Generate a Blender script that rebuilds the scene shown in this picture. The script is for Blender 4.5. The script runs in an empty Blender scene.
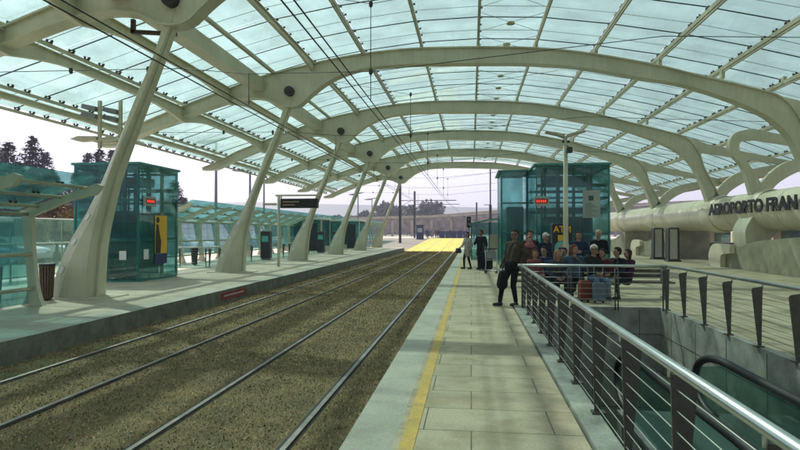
import bpy, math, random
from mathutils import Vector, Matrix
R = math.radians
rnd = random.Random(7)

# ------------------------------------------------------------------ camera, sky, sun, exposure
sc = bpy.context.scene
C = sc.collection
cam = bpy.data.objects.new('camera', bpy.data.cameras.new('camera'))
C.objects.link(cam)
cam.location = (0, 0, 1.69)
cam.rotation_euler = (R(90.694), 0, R(7.003))
cam.data.sensor_width = 36
cam.data.lens = 26.01
cam.data.clip_start = 0.05
cam.data.clip_end = 5000
sc.camera = cam

SUN_EL, SUN_AZ = 50.0, -42.0          # azimuth from +Y (ahead), negative = left
w = bpy.data.worlds.new('World'); sc.world = w; w.use_nodes = True
wn, wl = w.node_tree.nodes, w.node_tree.links
sky = wn.new('ShaderNodeTexSky'); sky.sky_type = 'NISHITA'; sky.sun_disc = False
sky.sun_elevation = R(SUN_EL); sky.sun_rotation = R(SUN_AZ)
sky.air_density = 1.0; sky.dust_density = 3.0; sky.ozone_density = 1.0
hs = wn.new('ShaderNodeHueSaturation'); hs.inputs['Saturation'].default_value = 0.42
hs.inputs['Value'].default_value = 1.0
tint = wn.new('ShaderNodeMixRGB'); tint.blend_type = 'MULTIPLY'; tint.inputs[0].default_value = 1
tint.inputs[2].default_value = (0.95, 0.92, 1.09, 1)
wl.new(sky.outputs[0], hs.inputs['Color']); wl.new(hs.outputs[0], tint.inputs[1])
bg = wn['Background']; wl.new(tint.outputs[0], bg.inputs[0]); bg.inputs[1].default_value = 0.135
sl = bpy.data.lights.new('sun', 'SUN'); sl.energy = 5.0; sl.angle = R(1.0); sl.color = (1, 0.95, 0.86)
so = bpy.data.objects.new('sun', sl); C.objects.link(so)
az, el = R(SUN_AZ), R(SUN_EL)
sd = Vector((math.sin(az)*math.cos(el), math.cos(az)*math.cos(el), math.sin(el)))
so.rotation_euler = sd.to_track_quat('Z', 'Y').to_euler()
sc.view_settings.view_transform = 'Standard'; sc.view_settings.look = 'None'
sc.view_settings.gamma = 1; sc.view_settings.use_curve_mapping = False
sc.view_settings.exposure = 0.72
sc.cycles.transparent_max_bounces = 24
sc.cycles.max_bounces = 8

# ------------------------------------------------------------------ materials
def mat(name, col, rough=0.6, metal=0.0, var=0.15, scale=3.0, streak=0.0, bump=0.0, bscale=30.0, spec=0.4, emit=None, estr=1.0, col2=None, speck=0.0):
    m = bpy.data.materials.new(name); m.use_nodes = True
    n, l = m.node_tree.nodes, m.node_tree.links
    b = n['Principled BSDF']
    b.inputs['Roughness'].default_value = rough; b.inputs['Metallic'].default_value = metal
    b.inputs['Specular IOR Level'].default_value = spec
    tc = n.new('ShaderNodeTexCoord')
    ns = n.new('ShaderNodeTexNoise'); ns.inputs['Scale'].default_value = scale; ns.inputs['Detail'].default_value = 6
    ns.inputs['Roughness'].default_value = 0.65
    l.new(tc.outputs['Object'], ns.inputs['Vector'])
    rp = n.new('ShaderNodeValToRGB')
    c2 = col2 if col2 else tuple(max(0, c*(1-var*1.6)) for c in col)
    c1 = tuple(min(1, c*(1+var)) for c in col) if not col2 else col
    rp.color_ramp.elements[0].position = 0.3; rp.color_ramp.elements[0].color = (*c2, 1)
    rp.color_ramp.elements[1].position = 0.7; rp.color_ramp.elements[1].color = (*c1, 1)
    l.new(ns.outputs['Fac'], rp.inputs[0])
    out = rp.outputs[0]
    if speck:
        n2 = n.new('ShaderNodeTexNoise'); n2.inputs['Scale'].default_value = 60; n2.inputs['Detail'].default_value = 4
        l.new(tc.outputs['Object'], n2.inputs['Vector'])
        mx = n.new('ShaderNodeMixRGB'); mx.blend_type = 'OVERLAY'; mx.inputs[0].default_value = speck
        l.new(out, mx.inputs[1]); l.new(n2.outputs['Color'], mx.inputs[2]); out = mx.outputs[0]
    if streak:
        mp = n.new('ShaderNodeMapping'); mp.inputs['Scale'].default_value = (7, 7, 0.7); l.new(tc.outputs['Object'], mp.inputs['Vector'])
        n3 = n.new('ShaderNodeTexNoise'); n3.inputs['Scale'].default_value = 1.0; n3.inputs['Detail'].default_value = 7; n3.inputs['Roughness'].default_value = 0.7
        l.new(mp.outputs[0], n3.inputs['Vector'])
        r3 = n.new('ShaderNodeValToRGB'); r3.color_ramp.elements[0].position = 0.34; r3.color_ramp.elements[1].position = 0.62
        r3.color_ramp.elements[0].color = (0.62, 0.56, 0.45, 1); r3.color_ramp.elements[1].color = (1, 1, 1, 1)
        l.new(n3.outputs['Fac'], r3.inputs[0])
        m3 = n.new('ShaderNodeMixRGB'); m3.blend_type = 'MULTIPLY'; m3.inputs[0].default_value = streak
        l.new(out, m3.inputs[1]); l.new(r3.outputs[0], m3.inputs[2]); out = m3.outputs[0]
    l.new(out, b.inputs['Base Color'])
    if bump:
        nb = n.new('ShaderNodeTexNoise'); nb.inputs['Scale'].default_value = bscale; nb.inputs['Detail'].default_value = 5
        l.new(tc.outputs['Object'], nb.inputs['Vector'])
        bp = n.new('ShaderNodeBump'); bp.inputs['Strength'].default_value = bump; bp.inputs['Distance'].default_value = 0.02
        l.new(nb.outputs['Fac'], bp.inputs['Height']); l.new(bp.outputs[0], b.inputs['Normal'])
    if emit:
        b.inputs['Emission Color'].default_value = (*emit, 1); b.inputs['Emission Strength'].default_value = estr
    return m

def glass(name, tcol, gloss=0.04, fres=0.28, diff=None, dfac=0.0, rough=0.03, noise=0.0, nscale=1.5):
    m = bpy.data.materials.new(name); m.use_nodes = True
    n, l = m.node_tree.nodes, m.node_tree.links
    n.remove(n['Principled BSDF']); out = n['Material Output']
    tr = n.new('ShaderNodeBsdfTransparent'); tr.inputs[0].default_value = (*tcol, 1)
    gl = n.new('ShaderNodeBsdfGlossy'); gl.inputs['Roughness'].default_value = rough
    gl.inputs[0].default_value = (0.9, 1, 0.98, 1)
    lw = n.new('ShaderNodeLayerWeight'); lw.inputs[0].default_value = 0.25
    mm = n.new('ShaderNodeMath'); mm.operation = 'MULTIPLY_ADD'; mm.inputs[1].default_value = fres; mm.inputs[2].default_value = gloss*0.5
    l.new(lw.outputs['Fresnel'], mm.inputs[0])
    mx = n.new('ShaderNodeMixShader'); l.new(mm.outputs[0], mx.inputs[0])
    cur = tr.outputs[0]
    tc = n.new('ShaderNodeTexCoord')
    if noise:
        ns = n.new('ShaderNodeTexNoise'); ns.inputs['Scale'].default_value = nscale; ns.inputs['Detail'].default_value = 6
        l.new(tc.outputs['Object'], ns.inputs['Vector'])
        rp = n.new('ShaderNodeValToRGB')
        rp.color_ramp.elements[0].position = 0.3; rp.color_ramp.elements[1].position = 0.75
        rp.color_ramp.elements[0].color = (*tuple(c*(1-noise) for c in tcol), 1)
        rp.color_ramp.elements[1].color = (*tcol, 1)
        l.new(ns.outputs['Fac'], rp.inputs[0]); l.new(rp.outputs[0], tr.inputs[0])
    if dfac:
        d = n.new('ShaderNodeBsdfDiffuse'); d.inputs[0].default_value = (*diff, 1)
        t = n.new('ShaderNodeBsdfTranslucent'); t.inputs[0].default_value = (*diff, 1)
        dm = n.new('ShaderNodeMixShader'); dm.inputs[0].default_value = 0.75
        l.new(d.outputs[0], dm.inputs[1]); l.new(t.outputs[0], dm.inputs[2])
        m2 = n.new('ShaderNodeMixShader'); m2.inputs[0].default_value = dfac
        l.new(cur, m2.inputs[1]); l.new(dm.outputs[0], m2.inputs[2]); cur = m2.outputs[0]
    l.new(cur, mx.inputs[1]); l.new(gl.outputs[0], mx.inputs[2]); l.new(mx.outputs[0], out.inputs[0])
    return m

def paving(name, base, alt, joint, bw, bh, moss=None, rough=0.75, mort=0.006):
    m = bpy.data.materials.new(name); m.use_nodes = True
    n, l = m.node_tree.nodes, m.node_tree.links
    b = n['Principled BSDF']; b.inputs['Roughness'].default_value = rough; b.inputs['Specular IOR Level'].default_value = 0.3
    tc = n.new('ShaderNodeTexCoord')
    br = n.new('ShaderNodeTexBrick'); br.inputs['Scale'].default_value = 1
    br.inputs['Brick Width'].default_value = bw; br.inputs['Row Height'].default_value = bh
    br.inputs['Mortar Size'].default_value = mort; br.inputs['Mortar Smooth'].default_value = 0.2
    br.inputs['Color1'].default_value = (*base, 1); br.inputs['Color2'].default_value = (*alt, 1)
    br.inputs['Mortar'].default_value = (*joint, 1); br.offset = 0.37; br.inputs['Bias'].default_value = -0.2
    l.new(tc.outputs['Object'], br.inputs['Vector'])
    n1 = n.new('ShaderNodeTexNoise'); n1.inputs['Scale'].default_value = 45; n1.inputs['Detail'].default_value = 8; n1.inputs['Roughness'].default_value = 0.8
    l.new(tc.outputs['Object'], n1.inputs['Vector'])
    ov = n.new('ShaderNodeMixRGB'); ov.blend_type = 'OVERLAY'; ov.inputs[0].default_value = 0.75
    l.new(br.outputs['Color'], ov.inputs[1]); l.new(n1.outputs['Fac'], ov.inputs[2])
    n2 = n.new('ShaderNodeTexNoise'); n2.inputs['Scale'].default_value = 1.6; n2.inputs['Detail'].default_value = 7; n2.inputs['Roughness'].default_value = 0.7
    l.new(tc.outputs['Object'], n2.inputs['Vector'])
    rp = n.new('ShaderNodeValToRGB'); rp.color_ramp.elements[0].position = 0.44; rp.color_ramp.elements[1].position = 0.62
    rp.color_ramp.elements[0].color = (0, 0, 0, 1); rp.color_ramp.elements[1].color = (0.5, 0.5, 0.5, 1)
    l.new(n2.outputs['Fac'], rp.inputs[0])
    mx = n.new('ShaderNodeMixRGB'); mx.inputs[2].default_value = (*(moss or joint), 1)
    l.new(rp.outputs[0], mx.inputs[0]); l.new(ov.outputs[0], mx.inputs[1]); l.new(mx.outputs[0], b.inputs['Base Color'])
    bp = n.new('ShaderNodeBump'); bp.inputs['Strength'].default_value = 0.25; bp.inputs['Distance'].default_value = 0.01
    l.new(n1.outputs['Fac'], bp.inputs['Height']); l.new(bp.outputs[0], b.inputs['Normal'])
    return m

M = {}
M['steel_paint'] = mat('pale green grey structural paint', (0.58, 0.57, 0.42), 0.42, var=0.10, scale=0.8, spec=0.45, streak=0.3)
M['steel_paint2'] = mat('greyish purlin paint', (0.50, 0.47, 0.34), 0.5, var=0.15, scale=2, streak=0.3)
M['steel_tan'] = mat('tan edge beam paint', (0.36, 0.30, 0.17), 0.5, var=0.12)
M['bolt'] = mat('dark bolt steel', (0.05, 0.05, 0.045), 0.45, 0.6)
M['rod'] = mat('dark glazing bar', (0.05, 0.07, 0.07), 0.5, 0.3)
M['clamp'] = mat('clamp dark bronze', (0.07, 0.05, 0.03), 0.5, 0.5)
M['roof_glass'] = glass('roof glass aqua', (0.71, 0.825, 0.785), 0.05, 0.2, (0.59, 0.74, 0.69), 0.26, noise=0.22, nscale=0.8)
M['teal_glass'] = glass('teal lift glass', (0.76, 0.95, 0.95), 0.05, 0.26, (0.2, 0.66, 0.64), 0.13, noise=0.3, nscale=1.2)
M['shelter_glass'] = glass('shelter glass', (0.58, 0.82, 0.82), 0.03, 0.22, (0.26, 0.5, 0.49), 0.15, noise=0.25)
M['clear_glass'] = glass('balustrade glass', (0.66, 0.82, 0.78), 0.04, 0.25, (0.3, 0.42, 0.36), 0.12)
M['teal_frame'] = mat('teal painted frame', (0.05, 0.24, 0.22), 0.35, 0.2)
M['lift_steel'] = mat('dark teal inner steel', (0.03, 0.09, 0.10), 0.4, 0.3)
M['granite'] = paving('platform granite', (0.42, 0.365, 0.25), (0.32, 0.28, 0.185), (0.07, 0.075, 0.05), 1.1, 0.62, moss=(0.20, 0.155, 0.07))
M['granite2'] = paving('plaza granite', (0.48, 0.43, 0.32), (0.40, 0.355, 0.26), (0.10, 0.10, 0.08), 1.2, 1.2, moss=(0.27, 0.26, 0.19))
M['kerbstone'] = mat('platform edge concrete', (0.17, 0.175, 0.13), 0.8, var=0.3, scale=3, bump=0.4, speck=0.5)
M['kerb_band'] = mat('smooth edge granite', (0.36, 0.355, 0.28), 0.65, var=0.16, scale=1.5, bump=0.1, speck=0.6)
M['green_stone'] = mat('green grey stone cladding', (0.27, 0.28, 0.235), 0.6, var=0.3, scale=2.5, bump=0.2, speck=0.6)
M['yellow'] = mat('worn yellow paint', (0.56, 0.37, 0.08), 0.7, var=0.2, scale=5, speck=0.6, col2=(0.40,0.28,0.09))
M['bright_yellow'] = mat('yellow crossing paint', (0.60, 0.50, 0.02), 0.8, var=0.25, scale=0.7, col2=(0.42,0.34,0.08), speck=0.4)
M['rail'] = mat('rail steel', (0.24, 0.225, 0.205), 0.5, 0.9, var=0.2, scale=6)
M['rail_dark'] = mat('rail groove rubber', (0.018, 0.018, 0.015), 0.7)
M['handrail'] = mat('brushed stainless', (0.55, 0.58, 0.56), 0.28, 0.9, var=0.08)
M['post'] = mat('dark bronze post', (0.085, 0.082, 0.066), 0.4, 0.45, var=0.2, scale=4)
M['cable'] = mat('steel cable', (0.40, 0.42, 0.36), 0.4, 0.7)
M['black'] = mat('black rubber', (0.012, 0.012, 0.012), 0.5)
M['dark'] = mat('dark grey metal', (0.04, 0.042, 0.045), 0.5, 0.3)
M['grey'] = mat('grey metal', (0.22, 0.23, 0.23), 0.5, 0.3)
M['white'] = mat('white paint', (0.7, 0.71, 0.68), 0.5, var=0.06)
M['red'] = mat('red sign', (0.26, 0.03, 0.02), 0.5)
M['led'] = mat('red led', (0.3, 0.01, 0.01), 0.5, emit=(1, 0.05, 0.03), estr=0.7)
M['led_green'] = mat('amber display dots', (0.1, 0.1, 0.1), 0.5, emit=(0.5, 0.4, 0.15), estr=0.25)
M['navy'] = mat('navy blue', (0.015, 0.03, 0.12), 0.5)
M['atm_teal'] = mat('teal disc', (0.10, 0.42, 0.38), 0.5)
M['poster_yellow'] = mat('poster yellow', (0.75, 0.42, 0.02), 0.5, var=0.05)
M['paper'] = mat('poster paper', (0.33, 0.38, 0.34), 0.6, var=0.1)
M['ink'] = mat('poster ink', (0.05, 0.07, 0.07), 0.6)
M['tube'] = mat('tube beige paint', (0.74, 0.67, 0.50), 0.4, var=0.08, scale=0.6, spec=0.5, streak=0.35)
M['concrete'] = mat('cast concrete', (0.30, 0.285, 0.20), 0.85, var=0.22, scale=1.2, bump=0.35, speck=0.5)
M['stone'] = mat('terminal stone', (0.36, 0.31, 0.23), 0.8, var=0.15, scale=0.8)
M['far_stone'] = mat('distant brown stone', (0.23, 0.20, 0.18), 0.9, var=0.35, scale=0.9, speck=0.3)
M['asphalt'] = mat('asphalt', (0.055, 0.055, 0.055), 0.85, var=0.25, scale=0.6, speck=0.4)
M['soil'] = mat('track bed soil', (0.24, 0.175, 0.08), 0.95, var=0.3, scale=2.2, bump=1.0, bscale=55, col2=(0.10, 0.085, 0.04), speck=0.8)
M['earth'] = mat('open ground', (0.17, 0.16, 0.12), 0.95, var=0.3, scale=0.05)
M['trunk'] = mat('bark', (0.08, 0.055, 0.035), 0.9, var=0.3, scale=8)
M['slat'] = mat('rust brown slats', (0.15, 0.09, 0.06), 0.7, var=0.25, scale=9)
M['wood'] = mat('bench slats', (0.10, 0.08, 0.055), 0.7, var=0.3, scale=6)

def grassy():
    m = mat('dry short grass', (0.20, 0.175, 0.085), 0.9, var=0.3, scale=1.3, col2=(0.075, 0.085, 0.035))
    return m
M['grass'] = grassy()
def leafm(name, a, b):
    m = mat(name, a, 0.75, var=0.2, scale=0.9, col2=b)
    return m
M['conifer'] = leafm('dark conifer needles', (0.035, 0.05, 0.035), (0.015, 0.022, 0.02))
M['autumn'] = leafm('rusty brown leaves', (0.22, 0.12, 0.035), (0.06, 0.055, 0.02))
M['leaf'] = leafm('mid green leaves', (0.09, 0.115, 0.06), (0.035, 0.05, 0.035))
M['hazed_leaf'] = leafm('distant tree leaves', (0.09, 0.12, 0.11), (0.045, 0.06, 0.065))  # blue of the distance haze is mixed into this leaf colour

# ------------------------------------------------------------------ mesh builder
class MB:
    def __init__(s): s.v = []; s.f = []; s.mi = []; s.sm = []
    def add(s, vs, fs, mi=0, smooth=False):
        b = len(s.v); s.v += [tuple(v) for v in vs]
        for f in fs: s.f.append(tuple(b+i for i in f)); s.mi.append(mi); s.sm.append(smooth)
        return s
    def box(s, x0, x1, y0, y1, z0, z1, mi=0):
        v = [(x0,y0,z0),(x1,y0,z0),(x1,y1,z0),(x0,y1,z0),(x0,y0,z1),(x1,y0,z1),(x1,y1,z1),(x0,y1,z1)]
        return s.add(v, [(0,3,2,1),(4,5,6,7),(0,1,5,4),(1,2,6,5),(2,3,7,6),(3,0,4,7)], mi)
    def bbox(s, x0, x1, y0, y1, z0, z1, b=0.01, mi=0):       # chamfered vertical edges and top
        p = [(x0+b,y0),(x1-b,y0),(x1,y0+b),(x1,y1-b),(x1-b,y1),(x0+b,y1),(x0,y1-b),(x0,y0+b)]
        cx, cy = (x0+x1)/2, (y0+y1)/2
        q = [(cx+(x-cx)*(1-b/max(1e-6,(x1-x0)/2)), cy+(y-cy)*(1-b/max(1e-6,(y1-y0)/2))) for x,y in p]
        v = [(x,y,z0) for x,y in p]+[(x,y,z1-b) for x,y in p]+[(x,y,z1) for x,y in q]
        f = [tuple(range(7,-1,-1)), tuple(range(16,24))]
        for i in range(8):
            j = (i+1)%8; f += [(i,j,8+j,8+i),(8+i,8+j,16+j,16+i)]
        return s.add(v, f, mi)
    def quadbox(s, a, b, c, d, n, mi=0):                     # four corners thickened by vector n
        a,b,c,d,n = map(Vector,(a,b,c,d,n))
        v = [a,b,c,d,a+n,b+n,c+n,d+n]
        return s.add(v, [(0,3,2,1),(4,5,6,7),(0,1,5,4),(1,2,6,5),(2,3,7,6),(3,0,4,7)], mi)
    def tube(s, pts, r, seg=8, mi=0, smooth=True):
        pts = [Vector(p) for p in pts]; n = len(pts); rr = r if isinstance(r,(list,tuple)) else [r]*n
        vs = []; up = None
        for i,p in enumerate(pts):
            d = (pts[min(i+1,n-1)]-pts[max(i-1,0)]).normalized()
            if up is None:
                up = Vector((0,0,1)) if abs(d.z) < 0.9 else Vector((1,0,0))
            sx = d.cross(up).normalized(); up = sx.cross(d).normalized()
            for k in range(seg):
                a = 2*math.pi*k/seg
                vs.append(p+sx*math.cos(a)*rr[i]+up*math.sin(a)*rr[i])
        b = len(s.v); s.v += [tuple(v) for v in vs]
        for i in range(n-1):
            for k in range(seg):
                k2 = (k+1)%seg
                s.f.append((b+i*seg+k, b+i*seg+k2, b+(i+1)*seg+k2, b+(i+1)*seg+k)); s.mi.append(mi); s.sm.append(smooth)
        s.f.append(tuple(b+k for k in range(seg-1,-1,-1))); s.mi.append(mi); s.sm.append(False)
        s.f.append(tuple(b+(n-1)*seg+k for k in range(seg))); s.mi.append(mi); s.sm.append(False)
        return s
    def ribbon(s, A, B, y0, y1, axis='Y', mi=0, caps=True):  # paired outlines in the XZ plane, extruded
        n = len(A); vs = []
        for (a,b) in zip(A,B):
            for y in (y0,y1):
                for (u,z) in (a,b):
                    vs.append((u,y,z) if axis=='Y' else (y,u,z))
        f = []
        for i in range(n-1):
            p, q = 4*i, 4*i+4
            f += [(p,p+1,q+1,q),(p+2,q+2,q+3,p+3),(p,q,q+2,p+2),(p+1,p+3,q+3,q+1)]
        f += [(0,2,3,1),(4*n-4,4*n-3,4*n-1,4*n-2)]
        return s.add(vs, f, mi)
    def sphere(s, c, r, mi=0, seg=12, rings=8, sc3=(1,1,1), zmin=-2):
        vs = []; f = []
        for i in range(rings+1):
            t = math.pi*i/rings
            for k in range(seg):
                a = 2*math.pi*k/seg
                vs.append((c[0]+r*sc3[0]*math.sin(t)*math.cos(a), c[1]+r*sc3[1]*math.sin(t)*math.sin(a), c[2]+r*sc3[2]*max(zmin,math.cos(t))))
        for i in range(rings):
            for k in range(seg):
                k2=(k+1)%seg; f.append((i*seg+k,(i+1)*seg+k,(i+1)*seg+k2,i*seg+k2))
        return s.add(vs, f, mi, True)
    def lathe(s, prof, c=(0,0), seg=16, mi=0):
        vs=[]; f=[]; n=len(prof)
        for (r,z) in prof:
            for k in range(seg):
                a=2*math.pi*k/seg; vs.append((c[0]+r*math.cos(a), c[1]+r*math.sin(a), z))
        for i in range(n-1):
            for k in range(seg):
                k2=(k+1)%seg; f.append((i*seg+k,i*seg+k2,(i+1)*seg+k2,(i+1)*seg+k))
        f.append(tuple(range(seg-1,-1,-1))); f.append(tuple((n-1)*seg+k for k in range(seg)))
        return s.add(vs,f,mi,True)
    def mesh(s, name, mats, smooth=None):
        me = bpy.data.meshes.new(name); me.from_pydata(s.v, [], s.f)
        for m in (mats if isinstance(mats,(list,tuple)) else [mats]): me.materials.append(M[m] if isinstance(m,str) else m)
        me.polygons.foreach_set('material_index', s.mi); me.polygons.foreach_set('use_smooth', s.sm)
        me.update(); return me
    def build(s, name, mats, parent=None, loc=None):
        o = bpy.data.objects.new(name, s.mesh(name, mats)); C.objects.link(o)
        if parent: o.parent = parent
        if loc: o.location = loc
        return o

def tag(o, label=None, cat=None, group=None, kind=None):
    if label: o['label'] = label
    if cat: o['category'] = cat
    if group: o['group'] = group
    if kind: o['kind'] = kind
    return o
def empty(name, loc=(0,0,0), rz=0, label=None, cat=None, group=None):
    o = bpy.data.objects.new(name, None); C.objects.link(o); o.location = loc; o.rotation_euler = (0,0,rz)
    o.empty_display_size = 0.2
    return tag(o, label, cat, group)
def dup(o, loc, rz=None, label=None, group=None, scale=None):
    def rec(a, par):
        c = a.copy(); C.objects.link(c); c.parent = par
        for ch in list(a.children):
            rec(ch, c)
        return c
    r = rec(o, None); r.location = loc
    if rz is not None: r.rotation_euler = (0,0,rz)
    if label: r['label'] = label
    if group: r['group'] = group
    if scale: r.scale = (scale,)*3
    return r
def catmull(pts, k=6):
    out = []; P = [pts[0]]+list(pts)+[pts[-1]]
    for i in range(1, len(P)-2):
        for j in range(k):
            t = j/k; a,b,c,d = P[i-1],P[i],P[i+1],P[i+2]
            out.append(tuple(0.5*((2*b[q])+(-a[q]+c[q])*t+(2*a[q]-5*b[q]+4*c[q]-d[q])*t*t+(-a[q]+3*b[q]-3*c[q]+d[q])*t**3) for q in range(len(b))))
    out.append(tuple(pts[-1])); return out
def lerp_table(T, x):
    if x <= T[0][0]: return T[0][1]
    for (a,b),(c,d) in zip(T, T[1:]):
        if x <= c: return b+(d-b)*(x-a)/(c-a)
    return T[-1][1]
def text_obj(txt, size, name, material, parent, M4, extrude=0.01, offset=0.0, sx=1.0):
    cu = bpy.data.curves.new(name, 'FONT'); cu.body = txt; cu.size = size; cu.extrude = extrude; cu.offset = offset
    cu.align_x = 'LEFT'
    t = bpy.data.objects.new(name+'_tmp', cu); C.objects.link(t)
    dg = bpy.context.evaluated_depsgraph_get()
    me = bpy.data.meshes.new_from_object(t.evaluated_get(dg)); bpy.data.objects.remove(t)
    for v in me.vertices: v.co.x *= sx
    me.transform(M4)
    me.materials.clear(); me.materials.append(M[material])
    o = bpy.data.objects.new(name, me); C.objects.link(o)
    if parent: o.parent = parent
    return o

# ------------------------------------------------------------------ setting: ground, track bed, platforms
PX0, PX1, PY0, PY1 = 1.16, 4.1, -4.0, 13.25      # escalator pit
TZ = -0.38
def gz(y): return 0.0 if y < 62 else min(0.98, (y-62)/40*0.98)
ys = [-60, -4.0, 13.25, 62, 72, 82, 92, 102, 300, 900]
g = MB()
def strip(x0, x1, ya, yb, z=-0.47):
    g.add([(x0,ya,z+gz(ya)),(x1,ya,z+gz(ya)),(x1,yb,z+gz(yb)),(x0,yb,z+gz(yb))],[(0,1,2,3)])
for a, b in zip(ys, ys[1:]):
    if (a, b) == (-4.0, 13.25):
        strip(-900, PX0-0.3, a, b); strip(PX1+0.3, 900, a, b)
    else: strip(-900, 900, a, b)
tag(g.build('ground', 'earth'), kind='structure')
# track bed
tb = MB()
for a, b in zip([-12, 62, 72, 82, 92, 102], [62, 72, 82, 92, 102, 160]):
    tb.add([(-7.15,a,TZ+gz(a)),(-1.02,a,TZ+gz(a)),(-1.02,b,TZ+gz(b)),(-7.15,b,TZ+gz(b))],[(0,1,2,3)])
tag(tb.build('track_bed', 'soil'), kind='structure')
# platforms
def slab(name, rects, m, z0, z1, mf='kerbstone'):
    b = MB()
    for (x0,x1,y0,y1) in rects:
        b.box(x0,x1,y0,y1,z0,z1,0)
    o = b.build(name, [m, mf])
    for p in o.data.polygons:
        if p.normal.z < 0.5: p.material_index = 1
    return tag(o, kind='structure')
slab('right_platform', [(-0.62, 0.93, -8, 62), (0.93, PX1+0.12, PY1+0.12, 62), (PX1+0.12, 30, -8, 62)], 'granite', -0.6, 0.0)
slab('right_platform_edge', [(-1.02, -0.62, -8, 62)], 'kerb_band', -0.6, 0.0)
slab('left_platform', [(-23, -7.6, -8, 62)], 'granite2', -0.6, 0.0)
slab('left_platform_edge', [(-7.6, -7.15, -8, 62)], 'kerb_band', -0.6, 0.0)
kb = MB(); kb.box(0.95, PX0, PY0, PY1+0.1, -0.6, 0.035); kb.box(PX0, PX1+0.1, PY1, PY1+0.12, -0.6, 0.035); kb.box(PX1, PX1+0.12, PY0, PY1, -0.6, 0.035)
tag(kb.build('kerb', 'green_stone'), kind='structure')
yl = MB()
y = -4.0
while y < 60:
    yl.box(-0.565, -0.45, y, y+0.398, 0.0, 0.006); y += 0.4
tag(yl.build('yellow_line', 'yellow'), kind='structure')
# level crossing in yellow paint
cr = MB()
for k in range(20):
    a = 62.2+k*1.95; b = a+1.55
    cr.add([(-7.1,a,TZ+gz(a)+0.012),(-1.3,a,TZ+gz(a)+0.012),(-1.3,b,TZ+gz(b)+0.012),(-7.1,b,TZ+gz(b)+0.012)],[(0,1,2,3)])
tag(cr.build('level_crossing', 'bright_yellow'), kind='structure')
pk = MB(); pk.add([(-120,-10,-0.12),(-23,-10,-0.12),(-23,95,-0.12),(-120,95,-0.12)],[(0,1,2,3)])
tag(pk.build('parking_lot', 'asphalt'), kind='structure')
pf = MB(); pf.box(-7.15+0.0, -60, 103, 160, 0.45, 0.56); 
pf = MB(); pf.box(-60, 40, 104, 160, 0.3, 0.56)
tag(pf.build('plaza', 'granite2'), kind='structure')

# rails, one thing each track rail
rail_label = {-1.76:'steel rail nearest the right platform', -3.19:'second steel rail counted from the right platform', -4.94:'third steel rail counted from the right platform', -6.36:'steel rail nearest the left platform'}
for x in (-1.76, -3.19, -4.94, -6.36):
    b = MB(); d = MB()
    P = [-11, 62, 72, 82, 92, 102, 150]
    for ya, yb in zip(P, P[1:]):
        za, zb = TZ+gz(ya), TZ+gz(yb)
        for (u0,u1,h,mb) in ((-0.027,0.027,0.032,b),(-0.085,-0.031,0.006,d),(0.031,0.050,0.006,d)):
            mb.add([(x+u0,ya,za),(x+u1,ya,za),(x+u1,yb,zb),(x+u0,yb,zb),(x+u0,ya,za+h),(x+u1,ya,za+h),(x+u1,yb,zb+h),(x+u0,yb,zb+h)],
                [(4,5,6,7),(0,4,7,3),(1,2,6,5),(0,1,5,4),(2,3,7,6)])
    r = empty('track_rail', (0,0,0), label=rail_label[x], cat='rail', group='rails of the two tram tracks')
    b.build('rail_head', 'rail', r); d.build('rubber_groove', 'rail_dark', r)

# short dry grass and grit on the track bed
gr = MB()
def blade(x, y, h, wd, a, lean):
    dx, dy = math.cos(a)*wd, math.sin(a)*wd
    lx, ly = math.cos(a+1.4)*lean, math.sin(a+1.4)*lean
    gr.v += [(x-dx,y-dy,TZ),(x+dx,y+dy,TZ),(x+lx,y+ly,TZ+h)]; n=len(gr.v)
    gr.f.append((n-3,n-2,n-1)); gr.mi.append(rnd.randrange(3)); gr.sm.append(False)
rails = (-1.76,-3.19,-4.94,-6.36)
N = 0
while N < 170000:
    y = 2.2 + 59*(rnd.random()**2.3); x = rnd.uniform(-7.13,-1.04)
    if any(-0.11 < x-r < 0.07 for r in rails): continue
    s = 1+y*0.06
    blade(x, y, rnd.uniform(0.006,0.020)*s, rnd.uniform(0.003,0.007)*s, rnd.random()*6.28, rnd.uniform(0,0.03)*s); N += 1
M['grass_a'] = mat('dry grass straw', (0.48, 0.35, 0.16), 0.9, var=0.3, scale=1.2)
M['grass_b'] = mat('dull green grass', (0.20, 0.17, 0.065), 0.9, var=0.3, scale=1.2)
M['grass_c'] = mat('brown grit', (0.27, 0.185, 0.09), 0.9, var=0.3, scale=1.2)
tag(gr.build('grass', ['grass_a','grass_b','grass_c']), 'short dry brown green grass covering the bed between the tram rails', 'grass', kind='stuff')

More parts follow.
